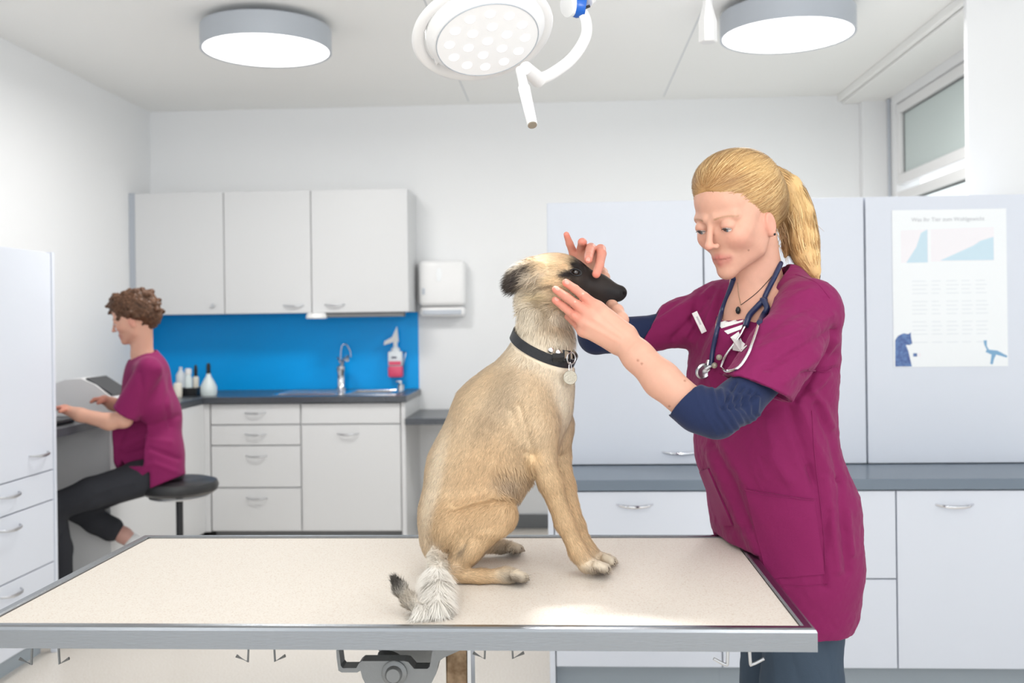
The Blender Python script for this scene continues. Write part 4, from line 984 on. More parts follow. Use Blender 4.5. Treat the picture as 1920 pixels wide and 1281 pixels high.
def woman():
    H = Head(C(1386, 404, 1.93), 52, 22)
    # ---- skin: head, neck, chest, arms and hands in one surface
    s = Sdf(); head_sdf(s, H)
    nb = H.p(0, -.026, -.055)
    s.conem(nb, C(1424, 555, 1.985), .044, .050, .02, SK)
    s.conem(H.p(0, -.012, -.07), C(1410, 560, 1.965), .034, .044, .02, SK)
    s.cone((1425, 570, 1.99, 52), (1405, 640, 1.99, 70), .03, SK); s.cone((1490, 590, 1.90, 50), (1370, 600, 2.07, 46), .03, SK)
    s.cone((1415, 650, 2.0, 62), (1430, 830, 2.02, 60), .03, SK); s.cone((1430, 830, 2.02, 60), (1470, 1000, 2.05, 60), .03, SK)
    s.cone((1390, 578, 2.00, 8), (1460, 560, 1.91, 8), .012, SK)        # collar bone
    # near arm
    s.chain([(1510, 590, 1.84, 30), (1446, 692, 1.757, 26), (1345, 778, 1.675, 26)], .015, SK)
    s.chain([(1345, 778, 1.675, 28), (1305, 768, 1.68, 34), (1240, 712, 1.70, 34), (1196, 668, 1.725, 29), (1168, 637, 1.745, 26)], .012, SK)
    # near hand: palm and five fingers under the dog's jaw
    K = [(1121, 579, 1.752, 12.5), (1108, 592, 1.748, 12.5), (1098, 606, 1.75, 11.5), (1094, 620, 1.758, 10.5)]
    s.chain([(1061, 530, 1.772, 7.2), (1078, 542, 1.764, 8.2), (1096, 557, 1.754, 9.0), K[0]], .0022, SKP)
    s.chain([(1042, 543, 1.770, 7.2), (1062, 557, 1.761, 8.2), (1082, 572, 1.752, 9.0), K[1]], .0022, SKP)
    s.chain([(1041, 563, 1.776, 7.0), (1058, 576, 1.768, 8.0), (1077, 592, 1.757, 8.8), K[2]], .0022, SKP)
    s.chain([(1064, 594, 1.800, 6.2), (1074, 602, 1.788, 7.0), (1084, 612, 1.770, 8.0), K[3]], .0022, SKP)
    for k_, w_ in ((K[0], (1172, 628, 1.745, 22)), (K[1], (1168, 634, 1.742, 22)), (K[2], (1160, 640, 1.745, 20)), (K[3], (1156, 646, 1.75, 18))): s.cone(k_, w_, .010, SK)
    s.ellp(1134, 608, 1.752, 36, .014, 24, 42, .012, SK)
    s.chain([(1158, 622, 1.76, 17), (1164, 600, 1.775, 14), (1158, 582, 1.80, 10.5), (1149, 572, 1.825, 8.5), (1139, 566, 1.845, 7)], .006, SK)   # thumb
    for (x, y, d) in ((1096, 557, 1.7465), (1082, 572, 1.7445), (1077, 592, 1.7495)): s.ellp(x, y, d, 7, .003, 5, 38, .003, SKP)   # knuckles
    # far arm
    s.chain([(1355, 590, 2.11, 30), (1240, 620, 2.10, 25), (1122, 628, 2.09, 28)], .012, SK)
    s.chain([(1122, 628, 2.09, 28), (1112, 580, 2.03, 27), (1106, 530, 1.965, 20)], .012, SK)
    FK = [(1121, 480, 1.925, 10.5), (1108, 474, 1.935, 10.5), (1095, 476, 1.945, 10), (1080, 484, 1.955, 9.5)]
    s.chain([FK[0], (1126, 468, 1.895, 9.8), (1128, 476, 1.865, 9.2), (1124, 498, 1.822, 8.6), (1118, 514, 1.806, 8.0)], .0022, SKP)
    s.chain([FK[1], (1108, 465, 1.905, 9.2), (1107, 468, 1.875, 9.0), (1104, 480, 1.836, 8.2), (1103, 487, 1.815, 7.8)], .0022, SKP)
    s.chain([FK[2], (1090, 466, 1.935, 8.4), (1092, 455, 1.915, 8.4), (1091, 454, 1.90, 7.8)], .0022, SKP)
    s.chain([FK[3], (1075, 474, 1.95, 8.2), (1068, 457, 1.94, 7.0), (1062, 440, 1.93, 5.6)], .0022, SKP)
    for k_ in FK: s.cone(k_, (1106, 530, 1.965, 18), .009, SK)
    s.chain([(1110, 520, 1.955, 14), (1128, 512, 1.925, 11), (1134, 520, 1.90, 9), (1134, 530, 1.88, 7.5)], .005, SK)  # far thumb behind the muzzle
    V, Fq = s.mesh(.0021)
    V = folds(V, Fq, [([(1170, 625), (1125, 585)], 4, .0012), ([(1165, 632), (1112, 597)], 4, .0012), ([(1158, 640), (1100, 608)], 4, .001), ([(1175, 655), (1195, 635)], 3, -.0008)], dmax=1.8)
    col = s.colors(V, SK, .002); face_paint(V, col, H)
    col *= 1+.035*vnoise(V, .012, 3)[:, None]
    for (x, y) in ((1061, 531), (1043, 544), (1042, 564), (1118, 516), (1103, 488), (1062, 440), (1092, 451)): paint(V, col, x, y, 9, 8, 0, (226, 138, 120), .7, .75, dmax=2.0)
    for (x, y) in ((1096, 557), (1082, 572), (1077, 592), (1121, 580), (1108, 593), (1128, 470)): paint(V, col, x, y, 9, 7, 40, (222, 142, 122), .8, .6, dmax=2.0)
    paint(V, col, 1130, 610, 40, 26, 42, (230, 172, 150), .8, .5, dmax=1.8)
    for (x, y) in ((1196, 676), (1203, 682), (1186, 715), (1255, 762), (1284, 714)): paint(V, col, x, y, 2.2, 2, 0, (150, 96, 70), .6, .7, dmax=1.8)
    q = H.px(.047, .055, -.055); paint(V, col, q[0], q[1], 1.6, 1.6, 0, (140, 96, 76), .6, .8)
    root = thing('person', 'standing blonde person in magenta scrubs bending to hold the dog\'s head', 'person', (onz(1480, 1200, 0.0)[0], 2.05, 0)); 
    root.location = Vector((.47, 2.07, 0))
    mk('body', (W(V), Fq), 'skin', root, smooth=True, cols=np.clip(col, 0, 1))
    eyes(H, root)
    hsnap = snapper(V, Fq)
    # finger nails
    M['nail'] = mat('nail', (236, 170, 156), .25)
    for (x, y, ang, r) in ((1063, 529.5, 38, 4.2), (1045, 541, 38, 4.2), (1044, 561, 38, 4), (1117, 518, -70, 4.6), (1102.5, 488, -85, 4.4)):
        pts = []; a0 = math.radians(ang)
        for k in range(12):
            t = 2*math.pi*k/12; u, v = r*1.15*math.cos(t), r*.8*math.sin(t)
            pts.append((x+u*math.cos(a0)-v*math.sin(a0), y+u*math.sin(a0)+v*math.cos(a0)))
        c0, n0 = hsnap(x, y, .0006); vs = [c0]+[hsnap(p_[0], p_[1], .0002)[0] for p_ in pts]
        if np.linalg.norm(np.std(np.array(vs), 0)) < .01: mk('fingernail', (W(np.array(vs)), [[0, k+1, (k+1) % 12+1] for k in range(12)]), 'nail', root, smooth=True)
    # ---- undershirt (striped vest front and blue sleeves)
    u = Sdf(); NV = (38, 48, 80)
    u.cone((1412, 652, 1.995, 66), (1428, 760, 2.01, 56), .03, NV); u.cone((1490, 605, 1.90, 50), (1365, 612, 2.06, 46), .03, NV)
    u.cone((1380, 632, 1.962, 32), (1395, 700, 1.985, 44), .02, NV)
    u.chain([(1500, 620, 1.83, 46), (1446, 692, 1.757, 40), (1386, 752, 1.708, 42), (1343, 778, 1.674, 43), (1310, 768, 1.675, 42), (1284, 752, 1.682, 40.5)], .012, NV)
    u.chain([(1345, 590, 2.11, 40), (1240, 620, 2.10, 30), (1150, 628, 2.095, 32), (1118, 630, 2.09, 33), (1110, 606, 2.06, 30)], .012, NV)
    def cuff(a, b):        # half space beyond a point along a direction
        a = C(*a); b = C(*b); n = norm(b-a); return lambda X: -((X-a)@n)
    ca, cb = (1283, 753, 1.682), (1240, 712, 1.70)
    u.fn(cuff(ca, cb), C(1160, 640, 1.62)-.05, C(1300, 800, 1.75)+.03, .002)
    neckc = C(1385, 540, 1.95)
    u.fn(lambda X: X[..., 2]*-1+(-(592-CY)/FPX*1.93) if False else -(X[..., 2]-(-(590-CY)/FPX*1.93)), C(1330, 520, 2.2)-.1, C(1480, 592, 1.8)+.1, .003)
    Vu, Fu = u.mesh(.0024)
    L = []
    for t in np.linspace(0, 1, 8):
        L.append(([(1300+120*t, 722+6*t+18*t), (1318+100*t, 770+6*math.sin(9*t)), (1345+90*t, 815-25*t)], 4.5, .0042*(1 if t > .15 else .4)))
    for t in (.1, .35, .6, .8): L.append(([(1372+60*t, 715+30*t), (1350+50*t, 765)], 4, -.0060))
    Vu = folds(Vu, Fu, L+[([(1130, 600), (1150, 640), (1140, 665)], 6, .002), ([(1180, 598), (1195, 640)], 5, -.002)])
    cu = u.colors(Vu, NV); 
    X_, Y_ = topx(Vu)
    mk('undershirt', (W(Vu), Fu), 'navy', root, smooth=True, cols=cu)
    # ---- scrub top
    t = Sdf(); c = t.cone
    c((1480, 532, 1.955, 34), (1515, 578, 1.87, 48), .03); c((1398, 560, 2.04, 34), (1350, 574, 2.10, 42), .03)
    c((1515, 590, 1.86, 56), (1500, 640, 1.90, 64), .03); c((1352, 582, 2.09, 48), (1365, 640, 2.08, 62), .03)
    c((1480, 540, 2.0, 40), (1400, 570, 2.07, 40), .04)                       # nape / back yoke
    c((1430, 600, 2.0, 70), (1425, 710, 1.995, 84), .04); c((1425, 710, 1.995, 84), (1425, 850, 1.995, 88), .05); c((1425, 850, 1.995, 88), (1462, 980, 2.03, 96), .05); c((1462, 980, 2.03, 96), (1490, 1130, 2.05, 92), .05)
    c((1500, 640, 1.90, 66), (1478, 720, 1.925, 80), .04); c((1362, 640, 2.08, 58), (1372, 720, 2.08, 74), .04)
    c((1478, 720, 1.925, 80), (1470, 830, 1.94, 86), .05); c((1372, 720, 2.08, 74), (1390, 840, 2.09, 76), .05)
    c((1384, 632, 1.962, 44), (1388, 690, 1.978, 54), .03)
    c((1385, 680, 1.985, 52), (1365, 735, 1.985, 50), .05)                    # bust
    c((1470, 830, 1.94, 86), (1502, 960, 1.955, 97), .05); c((1390, 840, 2.09, 76), (1432, 960, 2.13, 90), .05)
    c((1502, 960, 1.955, 97), (1512, 1060, 1.955, 94), .05); c((1432, 960, 2.13, 90), (1462, 1090, 2.155, 84), .05)
    c((1512, 1060, 1.955, 92), (1515, 1140, 1.955, 90), .05)
    c((1530, 900, 2.06, 60), (1535, 1060, 2.08, 62), .05)                     # seat
    # near sleeve and far sleeve
    hn, hf = (1421, 728, 1.73), (1212, 622, 2.10)
    c((1515, 588, 1.85, 56), (1470, 655, 1.78, 62), .03); c((1470, 655, 1.78, 62), (1400, 760, 1.718, 68), .02)
    c((1350, 580, 2.105, 48), (1280, 605, 2.10, 44), .02); c((1280, 605, 2.10, 44), (1196, 628, 2.10, 37), .015)
    def hs(a, n): a = C(*a); n = norm(n); return lambda X: -((X-a)@n)
    nn = norm(np.array([-.38, -.12, -.90])); nf = norm(np.array([-.86, .05, .50]))
    t.fn(hs(hn, nn), C(1330, 690, 1.58)-.02, C(1492, 830, 1.825)+.0, .002)
    # hollow inside the near sleeve
    c((1424, 728, 1.736, 54), (1385, 785, 1.71, 60), .002, None, 1.0, '-')
    t.fn(hs(hf, nf), C(1180, 690, 2.0)-.02, C(1248, 560, 2.2)+.02, .002)
    c((1236, 618, 2.10, 33), (1185, 634, 2.10, 31), .002, None, 1.0, '-')
    # neckline
    poly = [(1366, 500), (1470, 470), (1466, 500), (1450, 524), (1424, 560), (1403, 592), (1398, 598), (1356, 603), (1352, 598), (1358, 572), (1370, 545), (1378, 520)]
    def vneck(X):
        x, y = topx(X); d = segdist(x.ravel(), y.ravel(), poly+[poly[0]]).reshape(x.shape)/FPX*1.95; ins = np.zeros(x.shape, bool)
        for (x0, y0), (x1, y1) in zip(poly, poly[1:]+poly[:1]):
            if y0 != y1: ins ^= ((y0 > y) != (y1 > y)) & (x < (x1-x0)*(y-y0)/(y1-y0)+x0)
        dd = np.where(ins, -d, d); return np.maximum(dd, X[..., 1]-1.995)
    t.fn(vneck, C(1330, 690, 1.75)-.02, C(1480, 460, 2.0)+np.array([.02, .0, .02]), .002)
    t.conem(nb, C(1436, 560, 1.985), .054, .060, .004, None, 1, '-')
    # hem
    hem = lambda X: -( (X[..., 2]-(C(1540, 1106, 1.87)[2])) - .30*(X[..., 0]-C(1540, 1106, 1.87)[0])*.6*0 - .10*(X[..., 1]-1.87) )
    t.fn(lambda X: (X[..., 2]-(C(1540, 1108, 1.87)[2]+.02*(X[..., 1]-1.87))), C(1200, 1400, 1.7)-.05, C(1750, 1090, 2.4)+.02, .002)
    # clear of the table
    tb = np.stack([R0*0, R0*0, R0*0])
    def tbl(X):
        w_ = W(X); q = np.stack([w_[..., 0]-(TX1+.004), w_[..., 1]-(TY1+.004), w_[..., 2]-(TZ+.003)], -1); return q.max(-1)
    t.fn(tbl, C(1200, 1300, 1.6)-.05, C(1560, 980, 2.3)+.05, .004)
    Vt, Ft = t.mesh(.0030)
    Lf = [ # near sleeve
        ([(1560, 590), (1500, 625), (1430, 655), (1390, 665)], 8, .0035), ([(1565, 615), (1510, 650), (1440, 690)], 7, -.004), ([(1568, 640), (1520, 680), (1470, 715)], 8, .0035),
        ([(1545, 560), (1480, 592), (1430, 625)], 8, -.0028), ([(1520, 545), (1470, 565), (1425, 598)], 9, .003), ([(1566, 665), (1540, 695)], 6, -.003),
        ([(1492, 752), (1522, 712), (1550, 665), (1567, 622)], 4.5, -.007), ([(1420, 640), (1395, 680), (1375, 708)], 6, .003), ([(1450, 660), (1425, 700), (1410, 730)], 8, -.002),
        # far sleeve
        ([(1335, 540), (1290, 570), (1235, 600)], 7, .003), ([(1325, 560), (1295, 600), (1262, 635)], 6, -.004), ([(1330, 530), (1308, 560), (1300, 600)], 6, -.003), ([(1345, 560), (1325, 600), (1300, 640)], 7, .003),
        ([(1300, 545), (1260, 575), (1225, 600)], 5, -.002), ([(1312, 590), (1285, 630)], 5, .0025),
        # shirt front
        ([(1350, 545), (1330, 600), (1312, 650)], 6, .0022), ([(1330, 700), (1345, 740), (1350, 800)], 9, .003), ([(1322, 840), (1350, 900), (1385, 980)], 8, .003), ([(1335, 835), (1375, 910), (1405, 990)], 8, -.004), ([(1355, 830), (1395, 900), (1420, 960)], 9, .003),
        ([(1440, 800), (1450, 860), (1480, 900)], 12, .003), ([(1480, 770), (1500, 830), (1525, 900)], 9, -.0045), ([(1500, 760), (1525, 820), (1550, 880)], 9, .004), ([(1530, 760), (1560, 830), (1575, 900)], 7, -.004), ([(1520, 730), (1545, 760), (1560, 800)], 7, .004),
        ([(1548, 900), (1560, 980), (1570, 1070)], 8, .004), ([(1575, 900), (1580, 980), (1590, 1070)], 7, -.004), ([(1553, 960), (1545, 1040), (1548, 1100)], 6, -.0045), ([(1520, 880), (1535, 940), (1540, 1000)], 7, -.003),
        ([(1500, 700), (1540, 695), (1572, 690)], 4, -.003), ([(1555, 700), (1535, 725), (1500, 745)], 5, .003),
        ([(1400, 1000), (1440, 1070), (1470, 1100)], 10, .003), ([(1370, 985), (1400, 1040)], 8, -.003), ([(1590, 960), (1598, 1040)], 6, .003), ([(1400, 760), (1440, 770), (1480, 755)], 9, -.003)]
    Vt = folds(Vt, Ft, [(a_, w_, h_*1.45) for a_, w_, h_ in Lf]); Nt = vnormals(Vt, Ft); Vt = Vt+Nt*(.0012*vnoise(Vt, .035, 5)+.0007*vnoise(Vt, .014, 8))[:, None]
    mk('scrub_top', (W(Vt), Ft), 'scrub', root, smooth=True)
    ts = snapper(Vt, Ft)
    def seam(path, off=.0004, r=.0008, m='scrub', nm='seam', n=10):
        pts = smoothpath([np.array([p[0], p[1], 0.]) for p in path], n); mk(nm, tube([W(ts(p[0], p[1], off)[0]) for p in pts], r, 6), m, root, smooth=True)
    mk('pocket', patch(ts, [(1399, 917), (1525, 938), (1545, 1076), (1440, 1086)], .0028), 'scrub', root, smooth=True)
    mk('pocket', patch(ts, [(1314, 884), (1330, 878), (1376, 985), (1352, 985)], .0040, 6, 10), 'scrub', root, smooth=True)
    seam([(1399, 917), (1440, 927), (1525, 938)], .0036, .0011); seam([(1460, 1096), (1500, 1099), (1552, 1096)]); seam([(1522, 770), (1527, 850), (1540, 960), (1548, 1060)])
    seam([(1492, 515), (1530, 530), (1556, 560)], .0003, .0007); seam([(1515, 693), (1545, 698), (1560, 690)], .0006, .0012)
    seam([(1348, 700), (1400, 722), (1478, 752)], .0004, .0007)
    # V neck facing
    for pth in ([(1377, 522), (1369, 546), (1357, 572), (1351, 598), (1356, 604)], [(1462, 508), (1450, 527), (1425, 562), (1404, 593), (1398, 600)]):
        pts = [np.array(p_+(0,), float) for p_ in pth]; pts = smoothpath(pts, 6); Q = [ts(p_[0]+(-4 if pth[0][0] < 1400 else 5), p_[1], .0008)[0] for p_ in pts]
        md = np.median([q[1] for q in Q]); Q = [q for q in Q if abs(q[1]-md) < .05]; Q = [Q[0]]+[q for p__, q in zip(Q[:-1], Q[1:]) if np.linalg.norm(q-p__) < .02]; mk('neck_band', tube([W(q) for q in Q], .0022, 8), 'scrub', root, smooth=True)
    # ---- trousers and shoes
    r = Sdf(); c = r.cone; TR = None
    c((1500, 1040, 1.97, 84), (1505, 1130, 1.97, 78), .03); c((1460, 1060, 2.13, 72), (1460, 1140, 2.15, 72), .03)
    c((1505, 1130, 1.97, 77), (1504, 1290, 1.965, 73), .02); c((1504, 1290, 1.965, 73), (1500, 1560, 1.95, 56), .02); c((1500, 1560, 1.95, 56), (1515, 1790, 1.95, 50), .02)
    c((1460, 1140, 2.15, 72), (1462, 1280, 2.16, 70), .02); c((1462, 1280, 2.16, 70), (1470, 1500, 2.15, 54), .02); c((1470, 1500, 2.15, 54), (1490, 1690, 2.17, 48), .02)
    Vr, Fr = r.mesh(.004)
    Vr = folds(Vr, Fr, [([(1452, 1120), (1450, 1200), (1455, 1281)], 8, .003), ([(1560, 1120), (1548, 1200), (1560, 1281)], 7, -.003), ([(1490, 1180), (1530, 1185), (1575, 1170)], 5, .002), ([(1480, 1230), (1500, 1281)], 10, -.002)])
    Nr = vnormals(Vr, Fr); Vr = Vr+Nr*(.0016*vnoise(Vr, .04, 2))[:, None]
    Wr = W(Vr); Wr[:, 2] = np.maximum(Wr[:, 2], .03)
    mk('trousers', (Wr, Fr), 'slatecloth', root, smooth=True)
    rs = snapper(toC(Wr), Fr)
    for pth in ([(1478, 1150), (1520, 1147), (1558, 1140)], [(1540, 1176), (1562, 1172), (1580, 1166)], [(1531, 1118), (1532, 1143)]):
        pts = smoothpath([np.array(p_+(0,), float) for p_ in pth], 8); mk('seam', tube([W(rs(p_[0], p_[1], .0004)[0]) for p_ in pts], .0009, 6), 'slatecloth', root, smooth=True)
    for (px, d) in ((1512, 1.95), (1490, 2.17)):
        f = P(px, 600, d); z = 0
        sh = Sdf(); fc = toC(np.array([f[0], f[1], .05])); dr = norm(np.array([-.82, -.3, 0]))
        sh.conem(fc+(0, 0, -.005), fc+dr*.11+(0, 0, -.018), .040, .030, .02); sh.conem(fc-dr*.03+(0, 0, -.01), fc, .035, .04, .02)
        Vs, Fs = sh.mesh(.006); Ws = W(Vs); Ws[:, 2] = np.maximum(Ws[:, 2], .0005); mk('shoe', (Ws, Fs), 'shoe', root, smooth=True)

    # ---- hair
    HB = [(214, 176, 122), (200, 158, 104), (170, 128, 82), (234, 202, 148)]
    h = Sdf()
    def e(x, y, z, rx, ry, rz, kk=.012, op='+'): h.ell(H.p(x, y, z), np.array([rx, ry, rz]), H.R, kk, HB[1], op)
    e(0, -.016, .044, .0770, .092, .0800, .02); e(0, -.056, .002, .064, .052, .058, .03)
    e(0, .012, .078, .060, .060, .046, .02)
    # face opening
    e(0, .114, -.002, .074, .070, .083, .010, '-'); e(0, .084, -.050, .080, .070, .066, .012, '-')
    for q in (-1, 1): e(q*.085, .024, -.056, .038, .036, .036, .010, '-')
    h.ell(H.p(0, -.02, -.105), (.09, .09, .06), H.R, .01, None, '-')
    knot = H.p(.004, -.112, .062); kx, ky = topx(knot)
    tie = knot
    Vh, Fh = h.mesh(.0028); ch = h.colors(Vh, HB[1])
    ax_ = norm(knot-H.p(0, .05, .05))
    ch *= (1+.10*vnoise(Vh, .010, 3)[:, None]+.06*vnoise(Vh, .03, 9)[:, None])
    rng = np.random.default_rng(7)
    Nh = vnormals(Vh, Fh); q = (Vh-H.o)@H.R.T
    tree = np.arange(len(Vh))
    def hcol(n, sun=0):
        b = np.array([lin(x)[:3] for x in HB]); i = rng.integers(0, 4, n); return np.clip(b[i]*(1+rng.normal(0, .07, (n, 1))), 0, 1)
    sel = rng.choice(len(Vh), 9000); roots = Vh[sel]+Nh[sel]*.0004; roots = roots[(np.linalg.norm(roots-knot, axis=1) > .02)]
    def grad(X):
        e_ = .002; g = np.stack([h.ev(X+np.eye(3)[i]*e_)-h.ev(X-np.eye(3)[i]*e_) for i in range(3)], -1); return g/(np.linalg.norm(g, axis=1)[:, None]+1e-9)
    jit = rng.normal(0, .010, (len(roots), 3)); tgt = knot+jit; lift = .0008+.0022*rng.random(len(roots))**3
    def step(p, i):
        d = tgt-p; L = np.linalg.norm(d, axis=1)[:, None]; g = grad(p); d = d/L; d = d-g*(d*g).sum(1)[:, None]*.85; d /= np.linalg.norm(d, axis=1)[:, None]+1e-9
        p2 = p+d*np.minimum(L*.5, .0085); f = h.ev(p2); g2 = grad(p2); p2 = p2+g2*(lift-f)[:, None]*np.where(L > .02, 1, .2); return p2, g2
    a_ = strands(roots, step, 9, .00042, hcol(len(roots)), rng)
    # fine hairs at the hairline
    # ponytail
    pt = Sdf(); pl = [(kx-2, ky+2, knot[1], 12), (1480, 350, 2.0, 21), (1496, 400, 2.0, 28), (1504, 450, 1.985, 29), (1514, 485, 1.965, 22), (1526, 508, 1.95, 11), (1533, 522, 1.94, 3)]
    pt.chain(pl, .012, HB[0]); pt.chain([(1478, 360, 2.01, 16), (1474, 420, 2.0, 16), (1476, 465, 1.99, 9), (1472, 482, 1.985, 3)], .01, HB[2])
    Vp, Fp = pt.mesh(.003); Np = vnormals(Vp, Fp)
    cpn = pt.colors(Vp, HB[0])*(1+.12*vnoise(Vp*np.array([1, 1, .12]), .005, 1)[:, None])
    path = smoothpath([C(*p_[:3]) for p_ in pl], 8); rad = np.interp(np.linspace(0, 1, len(path)), np.linspace(0, 1, len(pl)), [p_[3]/FPX*p_[2] for p_ in pl])
    n = 4200; path = np.array(path); off = rng.normal(0, 1, (n, 3)); off /= np.linalg.norm(off, axis=1)[:, None]; k0 = rng.random(n)*.45
    span = .35+.65*rng.random(n); segs = 16; PS = []
    for i in range(segs+1):
        tt = np.clip(k0+span*(1-k0)*i/segs, 0, 1)*(len(path)-1); i0 = np.minimum(tt.astype(int), len(path)-2); fr = (tt-i0)[:, None]
        base = path[i0]*(1-fr)+path[i0+1]*fr; rr_ = np.interp(tt, np.arange(len(path)), rad)[:, None]
        PS.append(base+off*rr_*(1.02+.12*np.sin(i*.5+off[:, :1]*6))+np.array([0, 0, -.004])*i/segs)
    it = iter(PS[1:])
    offn = off+np.random.default_rng(1).normal(0, .15, off.shape); b_ = strands(PS[0], lambda p, i: (PS[i+1], offn), segs, .00055, hcol(n)*1.05, rng)
    # loose strands at nape
    n2 = 160; r2 = H.p(.0, -.085, -.03)+rng.normal(0, 1, (n2, 3))*np.array([.03, .012, .018]); dr2 = norm(np.array([.18, -.1, -1]))+rng.normal(0, .22, (n2, 3))
    c_ = strands(r2, lambda p, i: (p+dr2*.0085+np.array([.002*math.sin(i), 0, 0]), np.tile([0, -1., 0], (n2, 1))), 7, .0005, hcol(n2), rng)
    n3 = 260; tt = rng.random(n3); side = rng.choice([-1, 1], n3); 
    r3 = np.array([H.p(s_*(.058*math.sin(a*1.45)), .075*math.cos(a*1.2)-.002, .087-.055*a*a*.9) for a, s_ in zip(tt, side)])
    f3 = h.ev(r3); r3 = r3-grad(r3)*(f3[:, None]-.0005)
    d3 = norm(H.f*.5+H.u*.2)+rng.normal(0, .5, (n3, 3))
    Vm, Fm, Cm, Nm = merge([(Vh, Fh, ch, Nh), (Vp, Fp, cpn, Np), a_, b_, c_])
    for a_ in ((1345, 342, 62, 20, -4, (166, 124, 80), .6, .6), (1400, 385, 50, 26, 25, (184, 146, 102), .8, .45), (1474, 430, 12, 60, -4, (132, 98, 62), .6, .75), (1500, 360, 12, 40, -14, (232, 196, 136), .8, .6), (1420, 310, 40, 16, 20, (228, 190, 130), .8, .5)):  # brown hairline; ponytail's dark underside and golden top highlight painted into the colour
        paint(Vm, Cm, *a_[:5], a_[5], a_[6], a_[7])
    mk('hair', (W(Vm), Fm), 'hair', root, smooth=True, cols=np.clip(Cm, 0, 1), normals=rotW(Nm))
    mk('hair_tie', tube([W(knot+.0135*(math.cos(a)*H.u*1.0+math.sin(a)*H.l)) for a in np.linspace(0, 2*math.pi, 25)[:-1]], .0035, 8, closed=True), 'tube', root, smooth=True)
    q, n_ = hsnap(*[float(v_) for v_ in H.px(.074, .005, -.042)], .001); mk('ear_stud', lathe([(.0026, 0), (.002, .0016), (.0004, .002)], W(q), 12, rotW(n_[None])[0]), 'black', root, smooth=True)

    # ---- things she wears: necklace, badge, stethoscope (each its own thing)
    comb = snapper(np.concatenate([V, Vu, Vt]), np.concatenate([Fq, Fu+len(V), Ft+len(V)+len(Vu)]))
    def path3(pts, off, n=8, sm=3):
        pp_ = smoothpath([np.array((p_[0], p_[1], 0.)) for p_ in pts], n); d = np.array([comb(p_[0], p_[1], 0)[0][1] for p_ in pp_]); d0 = d.copy()
        for _ in range(sm*3): d[1:-1] = (d[:-2]+d[1:-1]+d[2:])/3; d = np.minimum(d, d0)
        Q = np.array([C(p_[0], p_[1], dd-off*1.1) for p_, dd in zip(pp_, d)])
        return Q
    Q = path3([(1455, 510), (1420, 548), (1389, 572)], .0012); Q2 = path3([(1383, 530), (1385, 552), (1389, 572)], .0012)
    nk = thing('necklace', 'thin dark cord necklace with a small dark oval pendant at the V-neck', 'necklace', W(Q[-1]))
    mk('cord', tube([W(p_) for p_ in Q], .0007, 6), 'black', nk, smooth=True); mk('cord', tube([W(p_) for p_ in Q2], .0006, 6), 'bronze', nk, smooth=True)
    pc, n_ = comb(1386, 582, .004); mk('pendant', lathe([(.0002, -.0075), (.0038, -.005), (.0052, 0), (.0038, .005), (.0012, .0075)], W(pc), 18, (0, 0, 1)), 'black', nk, smooth=True)
    bq = [(1297, 588), (1306, 583.5), (1324, 619), (1315.5, 626)]
    bd = thing('name_badge', 'white oblong name badge pinned on the magenta scrubs', 'badge', W(comb(1310, 605, .003)[0]))
    B = [comb(*p_, .009)[0] for p_ in bq]; dm = min(b_[1] for b_ in B)+.002; B = [C(*p_, dm+.12*(i_ in (1, 2))*.02-.03*(i_ in (2, 3))*.1) for i_, p_ in enumerate(bq)]; B[2] = B[1]+(B[3]-B[0])
    nrm_ = norm(np.cross(B[1]-B[0], B[3]-B[0])); nrm_ = nrm_ if nrm_[1] < 0 else -nrm_
    mk('plate', extrude([W(p_) for p_ in B], W(nrm_*.0022)-CAM), 'white', bd)
    bx = [B[0]+(B[1]-B[0])*a+(B[3]-B[0])*b+nrm_*.0024 for a, b in ((.35, .22), (.65, .22), (.65, .62), (.35, .62))]
    mk('printing', extrude([W(p_) for p_ in bx], W(nrm_*.0002)-CAM), 'pgrey', bd)
    st = thing('stethoscope', 'navy stethoscope with silver chestpiece hanging round the standing vet\'s neck', 'stethoscope', W(comb(1330, 690, .0)[0]))
    L1 = path3([(1375, 524), (1366, 550), (1353, 585), (1343, 625), (1336, 660), (1333, 686)], .006, 8)
    L2 = path3([(1464, 494), (1452, 520), (1437, 550), (1431, 565)], .006, 8)
    mk('tube', tube([W(p_) for p_ in L1], .0048, 12), 'tube', st, smooth=True)
    back = [L1[0], C(1382, 512, L1[0][1]+.04), C(1400, 505, 2.065), C(1432, 500, 2.075), C(1460, 495, 2.02), L2[0]]
    mk('tube', tube([W(p_) for p_ in smoothpath(back, 6)], .0048, 12), 'tube', st, smooth=True)
    mk('tube', tube([W(p_) for p_ in L2], .0050, 12), 'tube', st, smooth=True)
    A1 = path3([(1432, 563), (1420, 575), (1405, 592), (1398, 612)], .007, 6); A2 = path3([(1432, 563), (1438, 578), (1432, 590), (1424, 606)], .009, 6)
    mk('yoke', cat(tube([W(p_) for p_ in A1], [.0058]*len(A1), 12), tube([W(p_) for p_ in A2], .0056, 12), lathe([(.001, -.007), (.007, -.004), (.0078, 0), (.007, .004), (.001, .007)], W(A1[0]), 14, (0, 0, 1))), 'tube', st, smooth=True)
    E1 = path3([(1398, 610), (1388, 630), (1374, 648), (1360, 668), (1352, 688)], .006, 8, 14); E2 = path3([(1424, 604), (1416, 630), (1402, 665), (1384, 690), (1362, 696), (1353, 690)], .0065, 8, 14)
    mk('ear_tube', tube([W(p_) for p_ in E1], .0026, 10), 'chrome', st, smooth=True); mk('ear_tube', tube([W(p_) for p_ in E2], .0028, 10), 'chrome', st, smooth=True)
